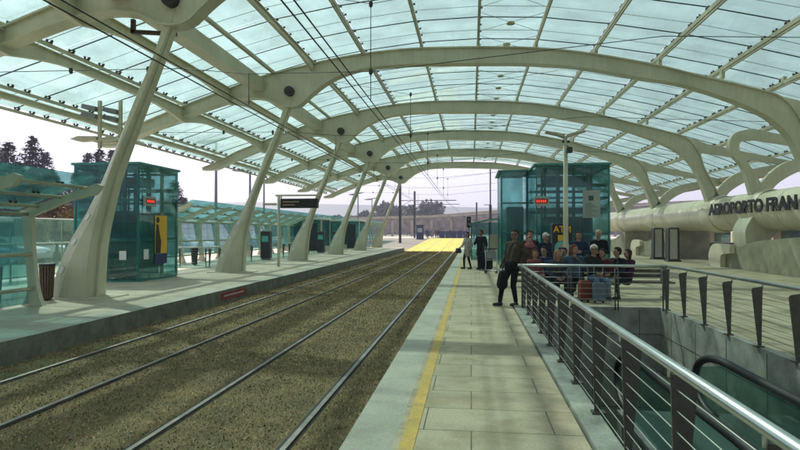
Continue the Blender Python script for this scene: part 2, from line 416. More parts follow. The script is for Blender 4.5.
# ------------------------------------------------------------------ canopy
ARCH_Y = [-5.3+9.6*i for i in range(8)]           # -5.3 .. 61.9
ROOF = [(-16.3,6.15),(-15,6.55),(-12.3,7.35),(-9.6,8.2),(-6.6,8.95),(-4.4,9.3),(-2,9.55),(0.3,9.6),(2.6,9.48),(4.9,9.15),(7.3,8.7),(9.6,8.15),(11.8,7.55),(14.1,6.85),(16.3,5.95),(17.4,5.5)]
canopy = empty('station_canopy', (0,0,0), label='long arched canopy of aqua glass on pale green steel arches over both platforms', cat='canopy')
PAIR = [((-16.0,5.50),(-16.0,5.44)),((-15.2,5.80),(-15.15,5.47)),((-14.6,6.05),(-14.6,5.72)),((-13.78,6.46),(-13.92,6.00)),((-11.96,7.12),(-11.96,6.72)),((-10.5,7.62),(-10.2,7.25)),
 ((-9.4,7.98),(-9.1,7.38)),((-8.6,8.22),(-8.3,7.22)),((-8.0,8.36),(-7.8,6.98)),((-7.4,8.49),(-7.15,7.0)),((-6.8,8.6),(-6.6,7.45)),((-6.1,8.74),(-5.8,8.0)),
 ((-5.0,8.92),(-4.76,8.38)),((-3.6,9.06),(-3.5,8.53)),((-2.06,9.13),(-2.05,8.56)),((0.4,9.08),(0.4,8.50)),((2.3,8.98),(2.3,8.42)),((4.28,8.73),(4.2,8.22)),
 ((6.88,8.18),(6.6,7.72)),((8.75,7.64),(8.2,7.38)),((10.6,7.12),(9.9,6.75)),((11.6,6.75),(11.0,6.2)),((12.2,6.0),(11.6,5.72)),((12.45,5.2),(12.0,5.2)),((12.85,4.4),(12.4,4.3)),((13.45,3.2),(12.75,3.2))]
top = [a for a,b in PAIR]; bot = [b for a,b in PAIR]
top2, bot2 = catmull(top,4), catmull(bot,4)
hookA = [(12.75,3.2),(12.38,4.6),(11.95,5.2),(11.78,5.75),(12.02,6.22),(12.62,6.38),(12.92,6.3)]
hookB = [(13.45,3.3),(12.98,4.2),(12.52,4.95),(12.22,5.5),(12.28,5.82),(12.52,5.88),(12.84,5.9)]
brA = [(12.7,2.6),(13.0,3.7),(14.0,4.75),(15.4,5.15),(17.3,5.45)]
brB = [(14.1,2.6),(13.6,3.5),(14.3,4.2),(15.6,4.72),(17.3,5.1)]
arch_mb = MB()
arch_mb.ribbon(top2, bot2, -0.14, 0.14)
# flanges along the edges
def flange(mb, pts, off, y0, y1, mi=0):
    A, B = [], []
    for i,p in enumerate(pts):
        a = pts[max(0,i-1)]; c = pts[min(len(pts)-1,i+1)]
        dx, dz = c[0]-a[0], c[1]-a[1]; L = math.hypot(dx,dz) or 1
        nx, nz = -dz/L*off, dx/L*off
        A.append(p); B.append((p[0]+nx,p[1]+nz))
    mb.ribbon(A, B, y0, y1, mi=mi)
flange(arch_mb, bot2, -0.05, -0.24, 0.24)
flange(arch_mb, top2, 0.05, -0.24, 0.24)
arch_mb.ribbon([(11.3,6.90),(12.2,6.66),(12.92,6.32)],[(11.3,6.3),(12.2,6.02),(12.84,5.92)],-0.15,0.15)
arch_me = arch_mb.mesh('arch', 'steel_paint')
pin_mb = MB()
def disc_y(mb, x, z, r, y0, y1, seg=20, mi=0):
    vs = [(x+r*math.cos(2*math.pi*k/seg), y, z+r*math.sin(2*math.pi*k/seg)) for y in (y0,y1) for k in range(seg)]
    f = [tuple(range(seg)), tuple(range(2*seg-1,seg-1,-1))]+[(k,k+seg,(k+1)%seg+seg,(k+1)%seg) for k in range(seg)]
    mb.add(vs, f, mi)
disc_y(pin_mb, -7.5, 7.55, 0.20, -0.36, 0.36, mi=0)
disc_y(pin_mb, -7.5, 7.55, 0.09, -0.40, 0.40, mi=1)
pin_me = pin_mb.mesh('pin_joint', ['bolt','clamp'])
hook_mb = MB(); hook_mb.ribbon(catmull(hookA,5), catmull(hookB,5), -0.17, 0.17)
hook_me = hook_mb.mesh('hook_bracket', 'steel_paint')
br_mb = MB(); br_mb.ribbon(catmull(brA,5), catmull(brB,5), -0.14, 0.14)
arm_mb = MB(); arm_mb.ribbon([(12.7,6.45),(14.6,6.0),(17.4,5.35)], [(12.7,5.95),(14.6,5.6),(17.4,5.1)], -0.1, 0.1)
br_me = br_mb.mesh('side_branch', 'steel_paint'); arm_me = arm_mb.mesh('outer_arm', 'steel_paint')
ft_mb = MB(); ft_mb.ribbon(catmull([(12.9,2.9),(12.45,2.3),(12.2,1.8),(12.2,1.3),(12.3,0.8)],4), catmull([(14.0,2.9),(14.1,2.3),(13.7,1.8),(13.2,1.3),(12.95,0.8)],4), -0.75, 0.55)
ft_me = ft_mb.mesh('foot_bracket', 'steel_paint')
def inst(name, me, y, parent=canopy):
    o = bpy.data.objects.new(name, me); C.objects.link(o); o.parent = parent; o.location = (0,y,0); return o
# left leaning columns: flared blade, broad face with ridge, fin with holes
def ringhole(mb, x, z, y0, r):
    pass
colm = MB()
#   outline by height: left edge (fin tip), ridge, right edge
H = [0,0.9,1.55,2.2,3.05,4.1,5.0,6.2,7.35]
Lx = [-10.88,-10.58,-10.26,-9.86,-9.43,-8.98,-8.61,-8.08,-7.72]
Rx = [-9.42,-9.38,-9.31,-9.17,-8.95,-8.56,-8.20,-7.74,-7.34]
fr = [0.34,0.33,0.32,0.27,0.18,0.12,0.09,0.08,0.08]           # width of fin zone
lx = catmull([(a,b,c,d) for a,b,c,d in zip(H,Lx,Rx,fr)], 4)
secs = []
lx = [(h,l+0.55*(0.30*(1-h/7.6)+0.03),r-0.6*(0.30*(1-h/7.6)+0.14)+0.06,fw) for (h,l,r,fw) in lx]
for (h,l,r,fw) in lx:
    t = 0.30*(1-h/7.6)+0.14                                      # half depth
    secs.append([(l,-(t-0.11),h),(l+fw,-t,h),(r-0.03,-t,h),(r,-t+0.05,h),(r,t-0.05,h),(r-0.03,t,h),(l+fw,t,h),(l,t-0.11,h)])
vs = [p for s_ in secs for p in s_]; f = []
for i in range(len(secs)-1):
    for k in range(8):
        k2=(k+1)%8; f.append((i*8+k,i*8+k2,(i+1)*8+k2,(i+1)*8+k))
f.append(tuple(range(7,-1,-1))); f.append(tuple((len(secs)-1)*8+k for k in range(8)))
colm.add(vs,f)
col_me = colm.mesh('leaning_column','steel_paint')
# right-hand side rib and base plate
rib = MB()
A=[]; B=[]
for (h,l,r,fw) in lx: A.append((r+0.004,h)); B.append((r+0.07,h))
rib.ribbon(A,B,-0.07,0.07)
rib_me = rib.mesh('column_rib','steel_paint')
bp_ = MB(); bp_.bbox(-10.9,-9.1,-0.62,0.62,0.0,0.03)
bp_me = bp_.mesh('base_plate','steel_paint2')
# holes on the fin: raised white ovals, their lit look put into the colour
hole_mes = []
for h in (0.6,1.35,2.05):
    i = min(range(len(lx)), key=lambda j: abs(lx[j][0]-h)); hh,l,r,fw = lx[i]; t = 0.30*(1-hh/7.6)+0.14
    a0 = Vector((l,-(t-0.11),hh)); a1 = Vector((l+fw,-t,hh)); u = (a1-a0).normalized()
    v = (Vector((lx[i+1][1],-(t-0.11),lx[i+1][0]))-a0).normalized(); nrm = u.cross(v).normalized()
    if nrm.y > 0: nrm = -nrm
    cpt = a0.lerp(a1,0.5)+nrm*0.004+v*0.05
    pts = [cpt+u*math.cos(q)*0.07+v*math.sin(q)*0.10 for q in [2*math.pi*k/16 for k in range(16)]]
    hole = MB(); hole.add(pts+[p_+nrm*0.012 for p_ in pts], [tuple(range(16,32))]+[(k,(k+1)%16,16+(k+1)%16,16+k) for k in range(16)])
    hole_mes.append(hole.mesh('lit_hole_oval','white'))
for y in ARCH_Y:
    inst('arch', arch_me, y); inst('pin_joint', pin_me, y); inst('leaning_column', col_me, y); inst('column_rib', rib_me, y)
    inst('base_plate', bp_me, y); [inst('lit_hole_oval', hm_, y) for hm_ in hole_mes]
for y in ARCH_Y+[28.3, 18.7]:
    inst('side_branch', br_me, y); inst('outer_arm', arm_me, y)
for y in (28.3, 18.7):
    inst('hook_bracket', hook_me, y); inst('foot_bracket', ft_me, y)
for y in (28.3, 18.7):
    b = MB(); b.ribbon([(12.75,3.3),(12.7,2.8),(12.6,2.5)],[(13.5,3.3),(13.9,2.8),(14.1,2.5)],-0.17,0.17); b.build('strut_root','steel_paint',canopy,(0,y,0))
Y0C, Y1C = -8.0, 64.0
def fishbelly(x, z, w_, d0, d1, holes=True):
    b = MB(); yy = [-8]; 
    A=[]; B=[]
    k=-8.0
    while k <= 64.01:
        dist = min(abs(k-a) for a in ARCH_Y)
        d = d0+(d1-d0)*max(0,1-dist/2.6)**1.5
        A.append((k,z)); B.append((k,z-d)); k += 0.4
    b.ribbon(A,B,x-w_/2,x+w_/2,axis='X')
    b.ribbon([(a,z+0.03) for a,_ in A],[(a,z-0.0) for a,_ in A],x-w_,x+w_,axis='X')
    if holes:
        for a in ARCH_Y:
            for sgn in (-1,1):
                b.add([(x+w_/2+0.006,a+sgn*0.42,z-0.26),(x+w_/2+0.006,a+sgn*0.62,z-0.16),(x+w_/2+0.006,a+sgn*0.46,z-0.14)],[(0,1,2)],1)
    return b.build('haunched_purlin',['steel_paint','white'],canopy)
fishbelly(-10.2,7.72,0.16,0.24,0.62)
fishbelly(-12.3,6.98,0.16,0.22,0.60)
fishbelly(-15.0,6.16,0.14,0.16,0.30,False)
fishbelly(-6.55,8.72,0.12,0.14,0.34,False)
b = MB(); b.box(-9.15,-8.62,Y0C,Y1C,7.62,8.12); b.build('box_beam','steel_paint',canopy)
b = MB()
for xx,zz in ((-9.6,8.06),(-8.2,8.42)): b.box(xx-0.07,xx+0.07,Y0C,Y1C,zz-0.1,zz)
b.build('twin_purlin','steel_paint2',canopy)
b = MB(); b.box(17.2,17.75,Y0C,Y1C,5.0,5.45); b.build('edge_beam','steel_tan',canopy)
# light purlins: twin flat section with brackets
PUR = [-16.2,-15,-12.3,-9.1,-6.6,-4.4,-2,0.3,2.6,4.9,7.3,9.6,11.8,14.1,16.3]
for x in PUR:
    z = lerp_table(ROOF,x)-0.10
    b = MB()
    if x > -6.7 and x < 16:
        b.box(x-0.05,x-0.012,Y0C,Y1C,z-0.16,z-0.02); b.box(x+0.012,x+0.05,Y0C,Y1C,z-0.16,z-0.02)
        b.box(x-0.03,x+0.03,Y0C,Y1C,z-0.24,z-0.17)
    else: b.box(x-0.04,x+0.04,Y0C,Y1C,z-0.12,z-0.02)
    b.build('purlin','steel_paint2',canopy)
# seat blocks tying purlins to arches
for x in (-4.4,-2,0.3,2.6,4.9,7.3,9.6,11.8):
    zt = lerp_table(top[:20],x); zp = lerp_table(ROOF,x)-0.25
    stb = MB(); stb.box(x-0.06,x+0.06,-0.10,0.10,zt-0.05,zp); sme = stb.mesh('purlin_seat','steel_paint2')
    for y in ARCH_Y: inst('purlin_seat', sme, y)
# glass: one mesh per bay
roofx = [r[0] for r in ROOF]
bays = [(-8.0,-5.3)]+[(a,a+9.6) for a in ARCH_Y[:-1]]+[(61.9,64.0)]
for (ya,yb) in bays:
    b = MB()
    for (x0,z0),(x1,z1) in zip(ROOF,ROOF[1:]):
        nseg = max(1,round((yb-ya)/2.4))
        for k in range(nseg):
            c0 = ya+(yb-ya)*k/nseg+0.012; c1 = ya+(yb-ya)*(k+1)/nseg-0.012
            jz = rnd.uniform(-0.012,0.012)
            b.quadbox((x0+0.012,c0,z0),(x1-0.012,c0,z1),(x1-0.012,c1,z1+jz),(x0+0.012,c1,z0+jz),(0,0,0.014))
    b.build('glass_roof','roof_glass',canopy)
# glazing bars across the roof, dark tubes standing for rods and joint shadows
y = Y0C+0.5; k=0
while y < Y1C:
    b = MB(); b.tube([(x,y,z-0.02) for x,z in ROOF],0.020,6); b.build('glazing_bar','rod',canopy)
    b = MB(); b.tube([(x,y+1.45,z+0.012) for x,z in ROOF],0.011,5); b.build('glazing_rod','rod',canopy)
    y += 2.4
# clamps: nearest hundred as parts, the rest as one
cl = []
for x in PUR:
    y = Y0C+0.5
    while y < Y1C:
        for dy in (0,0.72,1.45): cl.append((x,y+dy,lerp_table(ROOF,x)))
        y += 2.4
def vis(c):
    x,y,z = c
    if y < 3: return 1e6+abs(y)
    u = (x+0.1228*y)/y; v=(z-1.69)/y
    if abs(u) > 0.72 or v > 0.42: return 1e5+y
    return y
cl.sort(key=vis)
clm = MB()
for sgn in (-1,1):
    clm.box(-0.035,0.035,sgn*0.14-0.035,sgn*0.14+0.035,-0.12,-0.01)
clm.box(-0.02,0.02,-0.14,0.14,-0.15,-0.12); clm.box(0.07,0.17,-0.03,0.03,-0.1,-0.02); clm.box(-0.02,0.07,-0.015,0.015,-0.14,-0.08)
clm.v=[(a*0.68,b_*0.68,c_*0.68-0.01) for a,b_,c_ in clm.v]
cl_me = clm.mesh('glass_clamp','clamp')
for c in cl[:100]:
    o = bpy.data.objects.new('glass_clamp', cl_me); C.objects.link(o); o.parent = canopy; o.location = c
rest = MB()
for c in cl[100:]:
    rest.add([(a+c[0],b_+c[1],d+c[2]) for a,b_,d in clm.v], clm.f)
tag(rest.build('glass_clamps','clamp',canopy), kind='stuff')
# X cables with discs in the crown strip
y = 18.0
while y < 62:
    b = MB()
    x0,x1 = 0.35,2.55; zc = 9.3
    b.tube([(x0,y,zc+0.1),(x1,y+1.9,zc)],0.008,4); b.tube([(x0,y+1.9,zc+0.1),(x1,y,zc)],0.008,4)
    b.build('cross_cable','rod',canopy)
    b = MB(); b.lathe([(0.02,zc-0.03),(0.15,zc-0.02),(0.15,zc+0.05),(0.03,zc+0.07)],((x0+x1)/2,y+0.95),10); b.build('cable_disc','steel_paint2',canopy)
    y += 2.4
# brown bracing bracket near the first pin
b = MB(); b.quadbox((-8.95,14.3,6.97),(-7.7,14.3,6.86),(-7.7,14.4,6.86),(-8.95,14.4,6.97),(0,0,0.10)); b.box(-8.97,-8.87,14.3,14.4,6.98,7.35); b.build('wire_bracket','clamp',canopy)

# ------------------------------------------------------------------ tube beam with lettering, concrete buttresses
tube = empty('tube_beam', (0,0,0), label='huge pale horizontal tube carrying the canopy legs, lettered AEROPORTO FRAN', cat='tube')
b = MB(); seg=48
yy=[-8+0.8*k for k in range(int((64+8)/0.8)+1)]
vs=[]; f=[]
for y in yy:
    for k in range(seg):
        a=2*math.pi*k/seg; vs.append((13.4+0.9*math.cos(a), y, 2.65+0.9*math.sin(a)))
for i in range(len(yy)-1):
    for k in range(seg):
        k2=(k+1)%seg; f.append((i*seg+k,i*seg+k2,(i+1)*seg+k2,(i+1)*seg+k))
b.add(vs,f,0,True); b.add(vs[:seg],[tuple(range(seg))]); b.add(vs[-seg:],[tuple(range(seg))])
b.build('pipe','tube',tube)
for y in ARCH_Y+[28.3]:
    b = MB(); 
    pr=[(0.905,-0.75),(0.93,-0.7),(0.96,-0.45),(0.985,-0.2),(0.985,0.2),(0.96,0.45),(0.93,0.7),(0.905,0.75)]
    vs=[];f=[]
    for (r,dy) in pr:
        for k in range(seg):
            a=2*math.pi*k/seg; vs.append((13.4+r*math.cos(a), y+dy, 2.65+r*math.sin(a)*1.03))
    for i in range(len(pr)-1):
        for k in range(seg):
            k2=(k+1)%seg; f.append((i*seg+k,i*seg+k2,(i+1)*seg+k2,(i+1)*seg+k))
    b.add(vs,f,0,True); b.build('collar','tube',tube)
b = MB()
for y in [-3.2+4.8*k for k in range(14)]:
    pts=[(13.4+0.904*math.cos(a), y, 2.65+0.904*math.sin(a)) for a in [math.pi*2*k/32 for k in range(33)]]
    b.tube(pts,0.007,4)
b.build('weld_seam','steel_paint2',tube)
# lettering faces the tracks (-X), reading direction toward the camera (-Y)
# glyph local x -> -Y, local y -> +Z, local z -> -X
mt = Matrix(((0,0,-1,12.44),(-1,0,0,31.35),(0,1,0,2.50),(0,0,0,1)))
txo = text_obj('AEROPORTO FRAN', 0.80, 'lettering', 'black', tube, Matrix.Identity(4), extrude=0.02, offset=0.03)
xs = [v.co.x for v in txo.data.vertices]; zs=[v.co.y for v in txo.data.vertices]
wx = (max(xs)-min(xs)); hy = max(zs)-min(zs)
Y_A, Y_N = 32.0, 23.75
for v in txo.data.vertices:
    v.co = Vector(((v.co.x-min(xs))/wx*(Y_A-Y_N), (v.co.y-min(zs))/hy*0.60, v.co.z))
txo.data.transform(Matrix(((0,0,-1,12.36),(-1,0,0,Y_A),(0,1,0,2.54),(0,0,0,1))))

def buttress(y, length, label):
    t = empty('concrete_buttress', (0,0,0), label=label, cat='buttress', group='concrete feet under the tube')
    yn = y+1.6
    Aout = catmull([(yn+0.6,0.0),(yn+0.85,0.5),(yn+0.3,0.98),(y-0.2,1.0),(y-2.5,1.35),(y-length,1.75)],5)
    Bout = [(p[0],-0.02) for p in Aout]
    b = MB(); b.ribbon(Aout,Bout,12.15,14.8,axis='X'); b.build('body','concrete',t)
    o1=catmull([(yn+0.75,0.0),(yn+1.0,0.55),(yn+0.38,1.1),(y+0.2,1.08)],6); i1=catmull([(yn-0.4,0.0),(yn-0.4,0.3),(yn-0.5,0.6),(y+0.2,0.70)],6)
    b=MB(); b.ribbon(o1,i1,11.9,12.14,axis='X'); b.build('lip','tube',t)
buttress(28.3, 11, 'large cast concrete foot under the tube, nearest one, below the lettering')
buttress(42.7, 4.5, 'rounded concrete foot under the tube between the two steel clad pillars and the lift')
buttress(52.3, 4.5, 'small far concrete foot under the tube partly behind the lift')
for (X,Yp,lab) in ((11.5,37.6,'left one of two glassy steel clad pillars under the tube'),(11.5,34.9,'right one of two glassy steel clad pillars under the tube')):
    t = empty('clad_pillar',(X,Yp,0),label=lab,cat='pillar',group='steel clad pillars under the tube')
    b=MB(); b.bbox(-0.30,0.30,-0.30,0.30,0.0,1.95,0.05); b.build('cladding','dark',t)
    b=MB(); b.box(-0.24,0.16,-0.315,-0.304,0.15,1.85); b.build('steel_front','handrail',t)
    b=MB(); b.bbox(-0.36,0.36,-0.36,0.36,0.0,0.10,0.02); b.build('plinth','dark',t)

# terminal building behind the tube
tm = empty('terminal_building',(0,0,0),label='pale stone terminal building behind the tube with dark ground floor openings',cat='building')
b=MB(); b.box(24,34,-8,95,2.5,4.3); 
y=-8
while y<95: b.box(24,34,y,y+1.2,0,2.5); y+=6.4
b.box(25.2,34,-8,95,0,2.5,1)
b.build('wall',['stone','dark'],tm)
b=MB(); y=-6.4
while y<92: b.box(24.6,24.65,y,y+4.9,0.05,2.45); y+=6.4
b.build('window','clear_glass',tm)
b=MB(); b.box(23.2,34.5,-8,95.5,4.3,4.55); b.build('roof','tube',tm)
# low stepped planters in front of the terminal
for k,(yy0,yy1,x0) in enumerate(((30,38,17.5),(40,52,17.0))):
    b=MB()
    for s_ in range(3): b.box(x0+s_*0.7,x0+2.6,yy0,yy1,s_*0.32,(s_+1)*0.32-0.06,0)
    tag(b.build('stone_step','dark'), ['dark stepped stone bench near the lettered tube, closer one','dark stepped stone bench behind the steel clad pillars'][k],'steps','dark stepped benches')

# ------------------------------------------------------------------ stairwell / escalator
b=MB(); D=-5.0
b.box(PX0-0.25,PX0,PY0,PY1,D,-0.6); b.box(PX0-0.25,PX1+0.25,PY1,PY1+0.25,D,-0.6); b.box(PX1,PX1+0.25,PY0,PY1,D,-0.6); b.box(PX0-0.25,PX1+0.25,PY0-0.25,PY0,D,-0.6)
b.box(PX0-0.012,PX0-0.002,PY0,PY1,-0.6,0.03)
b.build('stairwell_wall','green_stone')
tag(bpy.data.objects['stairwell_wall'],'green grey stone lining walls of the escalator opening','wall')
b=MB()
for z in (-0.55,-1.35,-2.15,-2.95):
    b.box(PX0,PX1,PY1-0.004,PY1+0.002,z-0.006,z+0.006); b.box(PX1-0.004,PX1+0.002,PY0,PY1,z-0.006,z+0.006)
for k in range(14): b.box(PX1-0.004,PX1+0.002,PY1-1.3*k-0.7,PY1-1.3*k-0.69,-3,-0.01)
for k in range(3): b.box(PX0+1.0*k+0.5,PX0+1.0*k+0.51,PY1-0.004,PY1+0.002,-3,-0.01)
jo=b.build('stone_joints','rail_dark'); jo.parent=bpy.data.objects['stairwell_wall']
b=MB(); b.box(PX0-0.2,PX1+0.2,PY0,PY1,D-0.1,D)
tag(b.build('lower_floor','granite2'),kind='structure')
es = empty('escalator',(0,0,0),label='escalator with black handrails and glass balustrades in the stone lined opening',cat='escalator')
def zesc(y): return -1.2 if y > 5.2 else max(-5.0,-1.2-(5.2-y)*0.577)
b=MB(); yk=9.6
A=[(y_,zesc(y_)) for y_ in [9.8,8,6.5,5.2,4,2.5,1,-1,-1.4]]; B=[(p[0],p[1]-0.9) for p in A]
b.ribbon(A,B,2.35,3.75,axis='X'); b.build('truss','grey',es)
b=MB()
for k in range(28):
    y_=5.2-k*0.4
    if y_<-1.3: break
    b.box(2.6,3.5,y_-0.4,y_,zesc(y_)-0.02,zesc(y_)+0.1)
b.build('steps','dark',es)
for X in (2.42,3.66):
    g_=MB(); hy=[9.0,8,6.5,5.2,4,2.5,1,-1]
    A=[(9.97,-0.72),(9.85,-0.48)]+[(y_,zesc(y_)+0.93) for y_ in hy]; B=[(9.97,-0.76),(9.85,-1.0)]+[(y_,zesc(y_)+0.05) for y_ in hy]
    g_.ribbon(A,B,X-0.006,X+0.006,axis='X'); g_.build('balustrade','clear_glass',es)
    pts=[(X,9.3,-1.12),(X,9.7,-1.05),(X,9.98,-0.88),(X,10.05,-0.66),(X,9.92,-0.45),(X,9.6,-0.30),(X,9.1,-0.22)]+[(X,y_,zesc(y_)+0.98) for y_ in (8.0,6.6,5.4,5.0,4,2.5,1,-1)]
    h=MB(); h.tube(catmull(pts,4),0.06,10); h.build('handrail','black',es)

# railings
def railing(p0, p1, n, label, posts='plate', outward=1, z0=0.035, top=0.96, ncab=7, group=None):
    """p0 -> p1 with n posts"""
    p0=Vector((*p0,0)); p1=Vector((*p1,0)); d=(p1-p0); L=d.length; u=d.normalized(); nn=Vector((u.y,-u.x,0))*outward
    t = empty('railing',(p0.x,p0.y,0),label=label,cat='railing',group=group)
    def W(a,o,z): q=u*a+nn*o; return (q.x,q.y,z)
    b=MB(); b.tube([W(-0.12,0,top),W(L+0.12,0,top)],0.030,12); b.build('handrail','handrail',t)
    me=None; mf=None
    for k in range(n):
        a=L*k/max(1,n-1)
        b=MB()
        if posts=='plate':
            # tapered flat plate: wide at top, narrow at foot
            for s_ in (-0.008,):
                v=[W(s_,0.025,z0+0.02),W(s_,0.070,z0+0.02),W(s_,0.15,top-0.10),W(s_,0.005,top-0.10)]
                b.quadbox(*v, tuple(u*0.016))
            b.quadbox(W(-0.008,0.0,top-0.10),W(-0.008,0.15,top-0.10),W(-0.008,0.13,top-0.075),W(-0.008,0.0,top-0.055),tuple(u*0.016))
            b.quadbox(W(-0.05,0.0,z0),W(-0.05,0.12,z0),W(0.05,0.12,z0),W(0.05,0.0,z0),(0,0,0.02))
        else:
            b.tube([W(-0.03,0,0),W(-0.03,0,top-0.02)],0.014,8); b.tube([W(0.03,0,0),W(0.03,0,top-0.02)],0.014,8)
        if me is None: me=b.mesh('post','post')
        o=bpy.data.objects.new('post',me); C.objects.link(o); o.parent=t; o.location=tuple(u*a)
        s2=MB(); s2.tube([W(0,0.0,top-0.075),W(0,0.0,top)],0.012,6)
        if mf is None: mf=s2.mesh('rail_support','handrail')
        o=bpy.data.objects.new('rail_support',mf); C.objects.link(o); o.parent=t; o.location=tuple(u*a)
    for k in range(ncab):
        z=0.12+k*(top-0.26)/(ncab-1)
        b=MB(); off=0.035 if posts=='plate' else 0
        b.tube([W(0,off,z),W(L,off,z)],0.0042,5); b.build('cable','cable',t)
    return t
railing((1.09,-2.95),(1.09,12.85),16,'long steel railing with tapered posts running from front right to the leaning man',outward=1)
railing((1.14,12.95),(4.1,12.95),4,'short steel railing with paired thin posts across the far end of the escalator opening',posts='thin',top=0.96)
railing((4.17,12.85),(4.17,-2.9),17,'steel railing with wide tapered posts along the right side of the escalator opening',outward=1,ncab=10)

# ------------------------------------------------------------------ lifts
def panel_y(b,x0,x1,z0,z1,y,t=0.016,mi=0): b.box(x0,x1,y,y+t,z0,z1,mi)
def lift(name_label, x0,x1,y0,y1,h,cab=True,cat='lift'):
    t = empty('glass_lift',((x0+x1)/2,(y0+y1)/2,0),label=name_label,cat=cat,group=None)
    cx,cy=(x0+x1)/2,(y0+y1)/2
    X0,X1,Y0,Y1=x0-cx,x1-cx,y0-cy,y1-cy
    def P(name,b,m,par=t): return b.build(name,m,par)
    for (a,b_) in ((X0,Y0),(X1,Y0),(X0,Y1),(X1,Y1)):
        m_=MB(); m_.box(a-0.06 if a>0 else a, a if a>0 else a+0.06, b_-0.06 if b_>0 else b_, b_ if b_>0 else b_+0.06, 0, h-0.12); P('corner_post',m_,'teal_frame')
    # glass sheets stand 3 cm proud of frames
    zs_=[0.05,h*0.34,h*0.67,h-0.1]
    for (nm,fn) in (('front',lambda a,b_,z0,z1,m_: m_.box(a,b_,Y0-0.035,Y0-0.02,z0,z1)),('back',lambda a,b_,z0,z1,m_: m_.box(a,b_,Y1+0.02,Y1+0.035,z0,z1))):
        m_=MB(); nx=max(2,round((X1-X0)/1.1))
        for i in range(nx):
            for j in range(3): fn(X0+(X1-X0)*i/nx+0.008,X0+(X1-X0)*(i+1)/nx-0.008,zs_[j]+0.006,zs_[j+1]-0.006,m_)
        P('glass_wall',m_,'teal_glass')
    for xx in (X0-0.035,X1+0.02):
        m_=MB(); ny=max(2,round((Y1-Y0)/1.1))
        for i in range(ny):
            for j in range(3): m_.box(xx,xx+0.015,Y0+(Y1-Y0)*i/ny+0.008,Y0+(Y1-Y0)*(i+1)/ny-0.008,zs_[j]+0.006,zs_[j+1]-0.006)
        P('glass_wall',m_,'teal_glass')
    for z in (0.0,h*0.34,h*0.67,h-0.24):
        m_=MB()
        m_.box(X0+0.06,X1-0.06,Y0,Y0+0.05,z,z+0.09); m_.box(X0+0.06,X1-0.06,Y1-0.05,Y1,z,z+0.09)
        m_.box(X0,X0+0.05,Y0+0.05,Y1-0.05,z,z+0.09); m_.box(X1-0.05,X1,Y0+0.05,Y1-0.05,z,z+0.09)
        P('cross_rail',m_,'teal_frame')
    m_=MB(); m_.box(X0-0.08,X1+0.08,Y0-0.08,Y1+0.08,h-0.10,h-0.02); P('roof',m_,'teal_frame')
    for q in (0.3,0.52,0.76):
        for yy_ in (Y0+0.06,Y1-0.16):
            m_=MB(); xx=X0+(X1-X0)*q; m_.box(xx-0.05,xx+0.05,yy_,yy_+0.1,0,h-0.12); P('mullion',m_,'lift_steel')
    for z in (h*0.56,h*0.78):
        for yy_ in (Y0+0.17,Y1-0.27):
            m_=MB(); m_.box(X0+0.06,X1-0.06,yy_,yy_+0.1,z,z+0.13); P('transom',m_,'lift_steel')
    if cab:
        m_=MB(); w2=(X1-X0)*0.30; d2=(Y1-Y0)*0.32
        m_.box(-w2,w2,-d2,d2,0.1,2.35); c_=P('lift_car',m_,'dark')
        m_=MB()
        for s_ in (-1,1): m_.box(s_*w2*0.5-0.02,s_*w2*0.5+0.02,-d2-0.02,-d2-0.004,0.2,2.2)
        m_.build('door','grey',c_)
        m_=MB()
        for s_ in (-1,1):
            m_.box(s_*(w2+0.12)-0.03,s_*(w2+0.12)+0.03,-0.03,0.03,0,h-0.3)
            m_.box(s_*(w2+0.12)-0.015,s_*(w2+0.12)+0.015,-0.5,-0.47,0,h-0.3)
        P('guide_rail',m_,'dark')
        m_=MB(); m_.box(-w2,w2,-d2*0.6,d2*0.6,h-0.75,h-0.45); m_.tube([(0,0,2.35),(0,0,h-0.7)],0.03,6); P('machine',m_,'dark')
    return t,(X0,X1,Y0,Y1)
def led_box(t,cx,y,z,w_=0.36,h_=0.24,axis='Y'):
    b=MB(); c=MB(); l=MB()
    if axis=='Y':
        b.bbox(cx-w_/2,cx+w_/2,y-0.08,y,z-h_/2,z+h_/2,0.01); c.box(cx-w_*0.40,cx+w_*0.40,y-0.086,y-0.081,z-h_*0.22,z+h_*0.25)
        for k in range(5): l.box(cx-w_*0.34+k*w_*0.14,cx-w_*0.34+k*w_*0.14+w_*0.09,y-0.090,y-0.087,z-h_*0.13,z+h_*0.15)
    else:
        b.bbox(cx,cx+0.08,y-w_/2,y+w_/2,z-h_/2,z+h_/2,0.01); c.box(cx+0.081,cx+0.086,y-w_*0.40,y+w_*0.40,z-h_*0.22,z+h_*0.25)
        for k in range(5): l.box(cx+0.087,cx+0.090,y-w_*0.34+k*w_*0.14,y-w_*0.34+k*w_*0.14+w_*0.09,z-h_*0.13,z+h_*0.15)
    o=b.build('display',"paper",t); c.build('screen','black',o); l.build('digits','led',o)
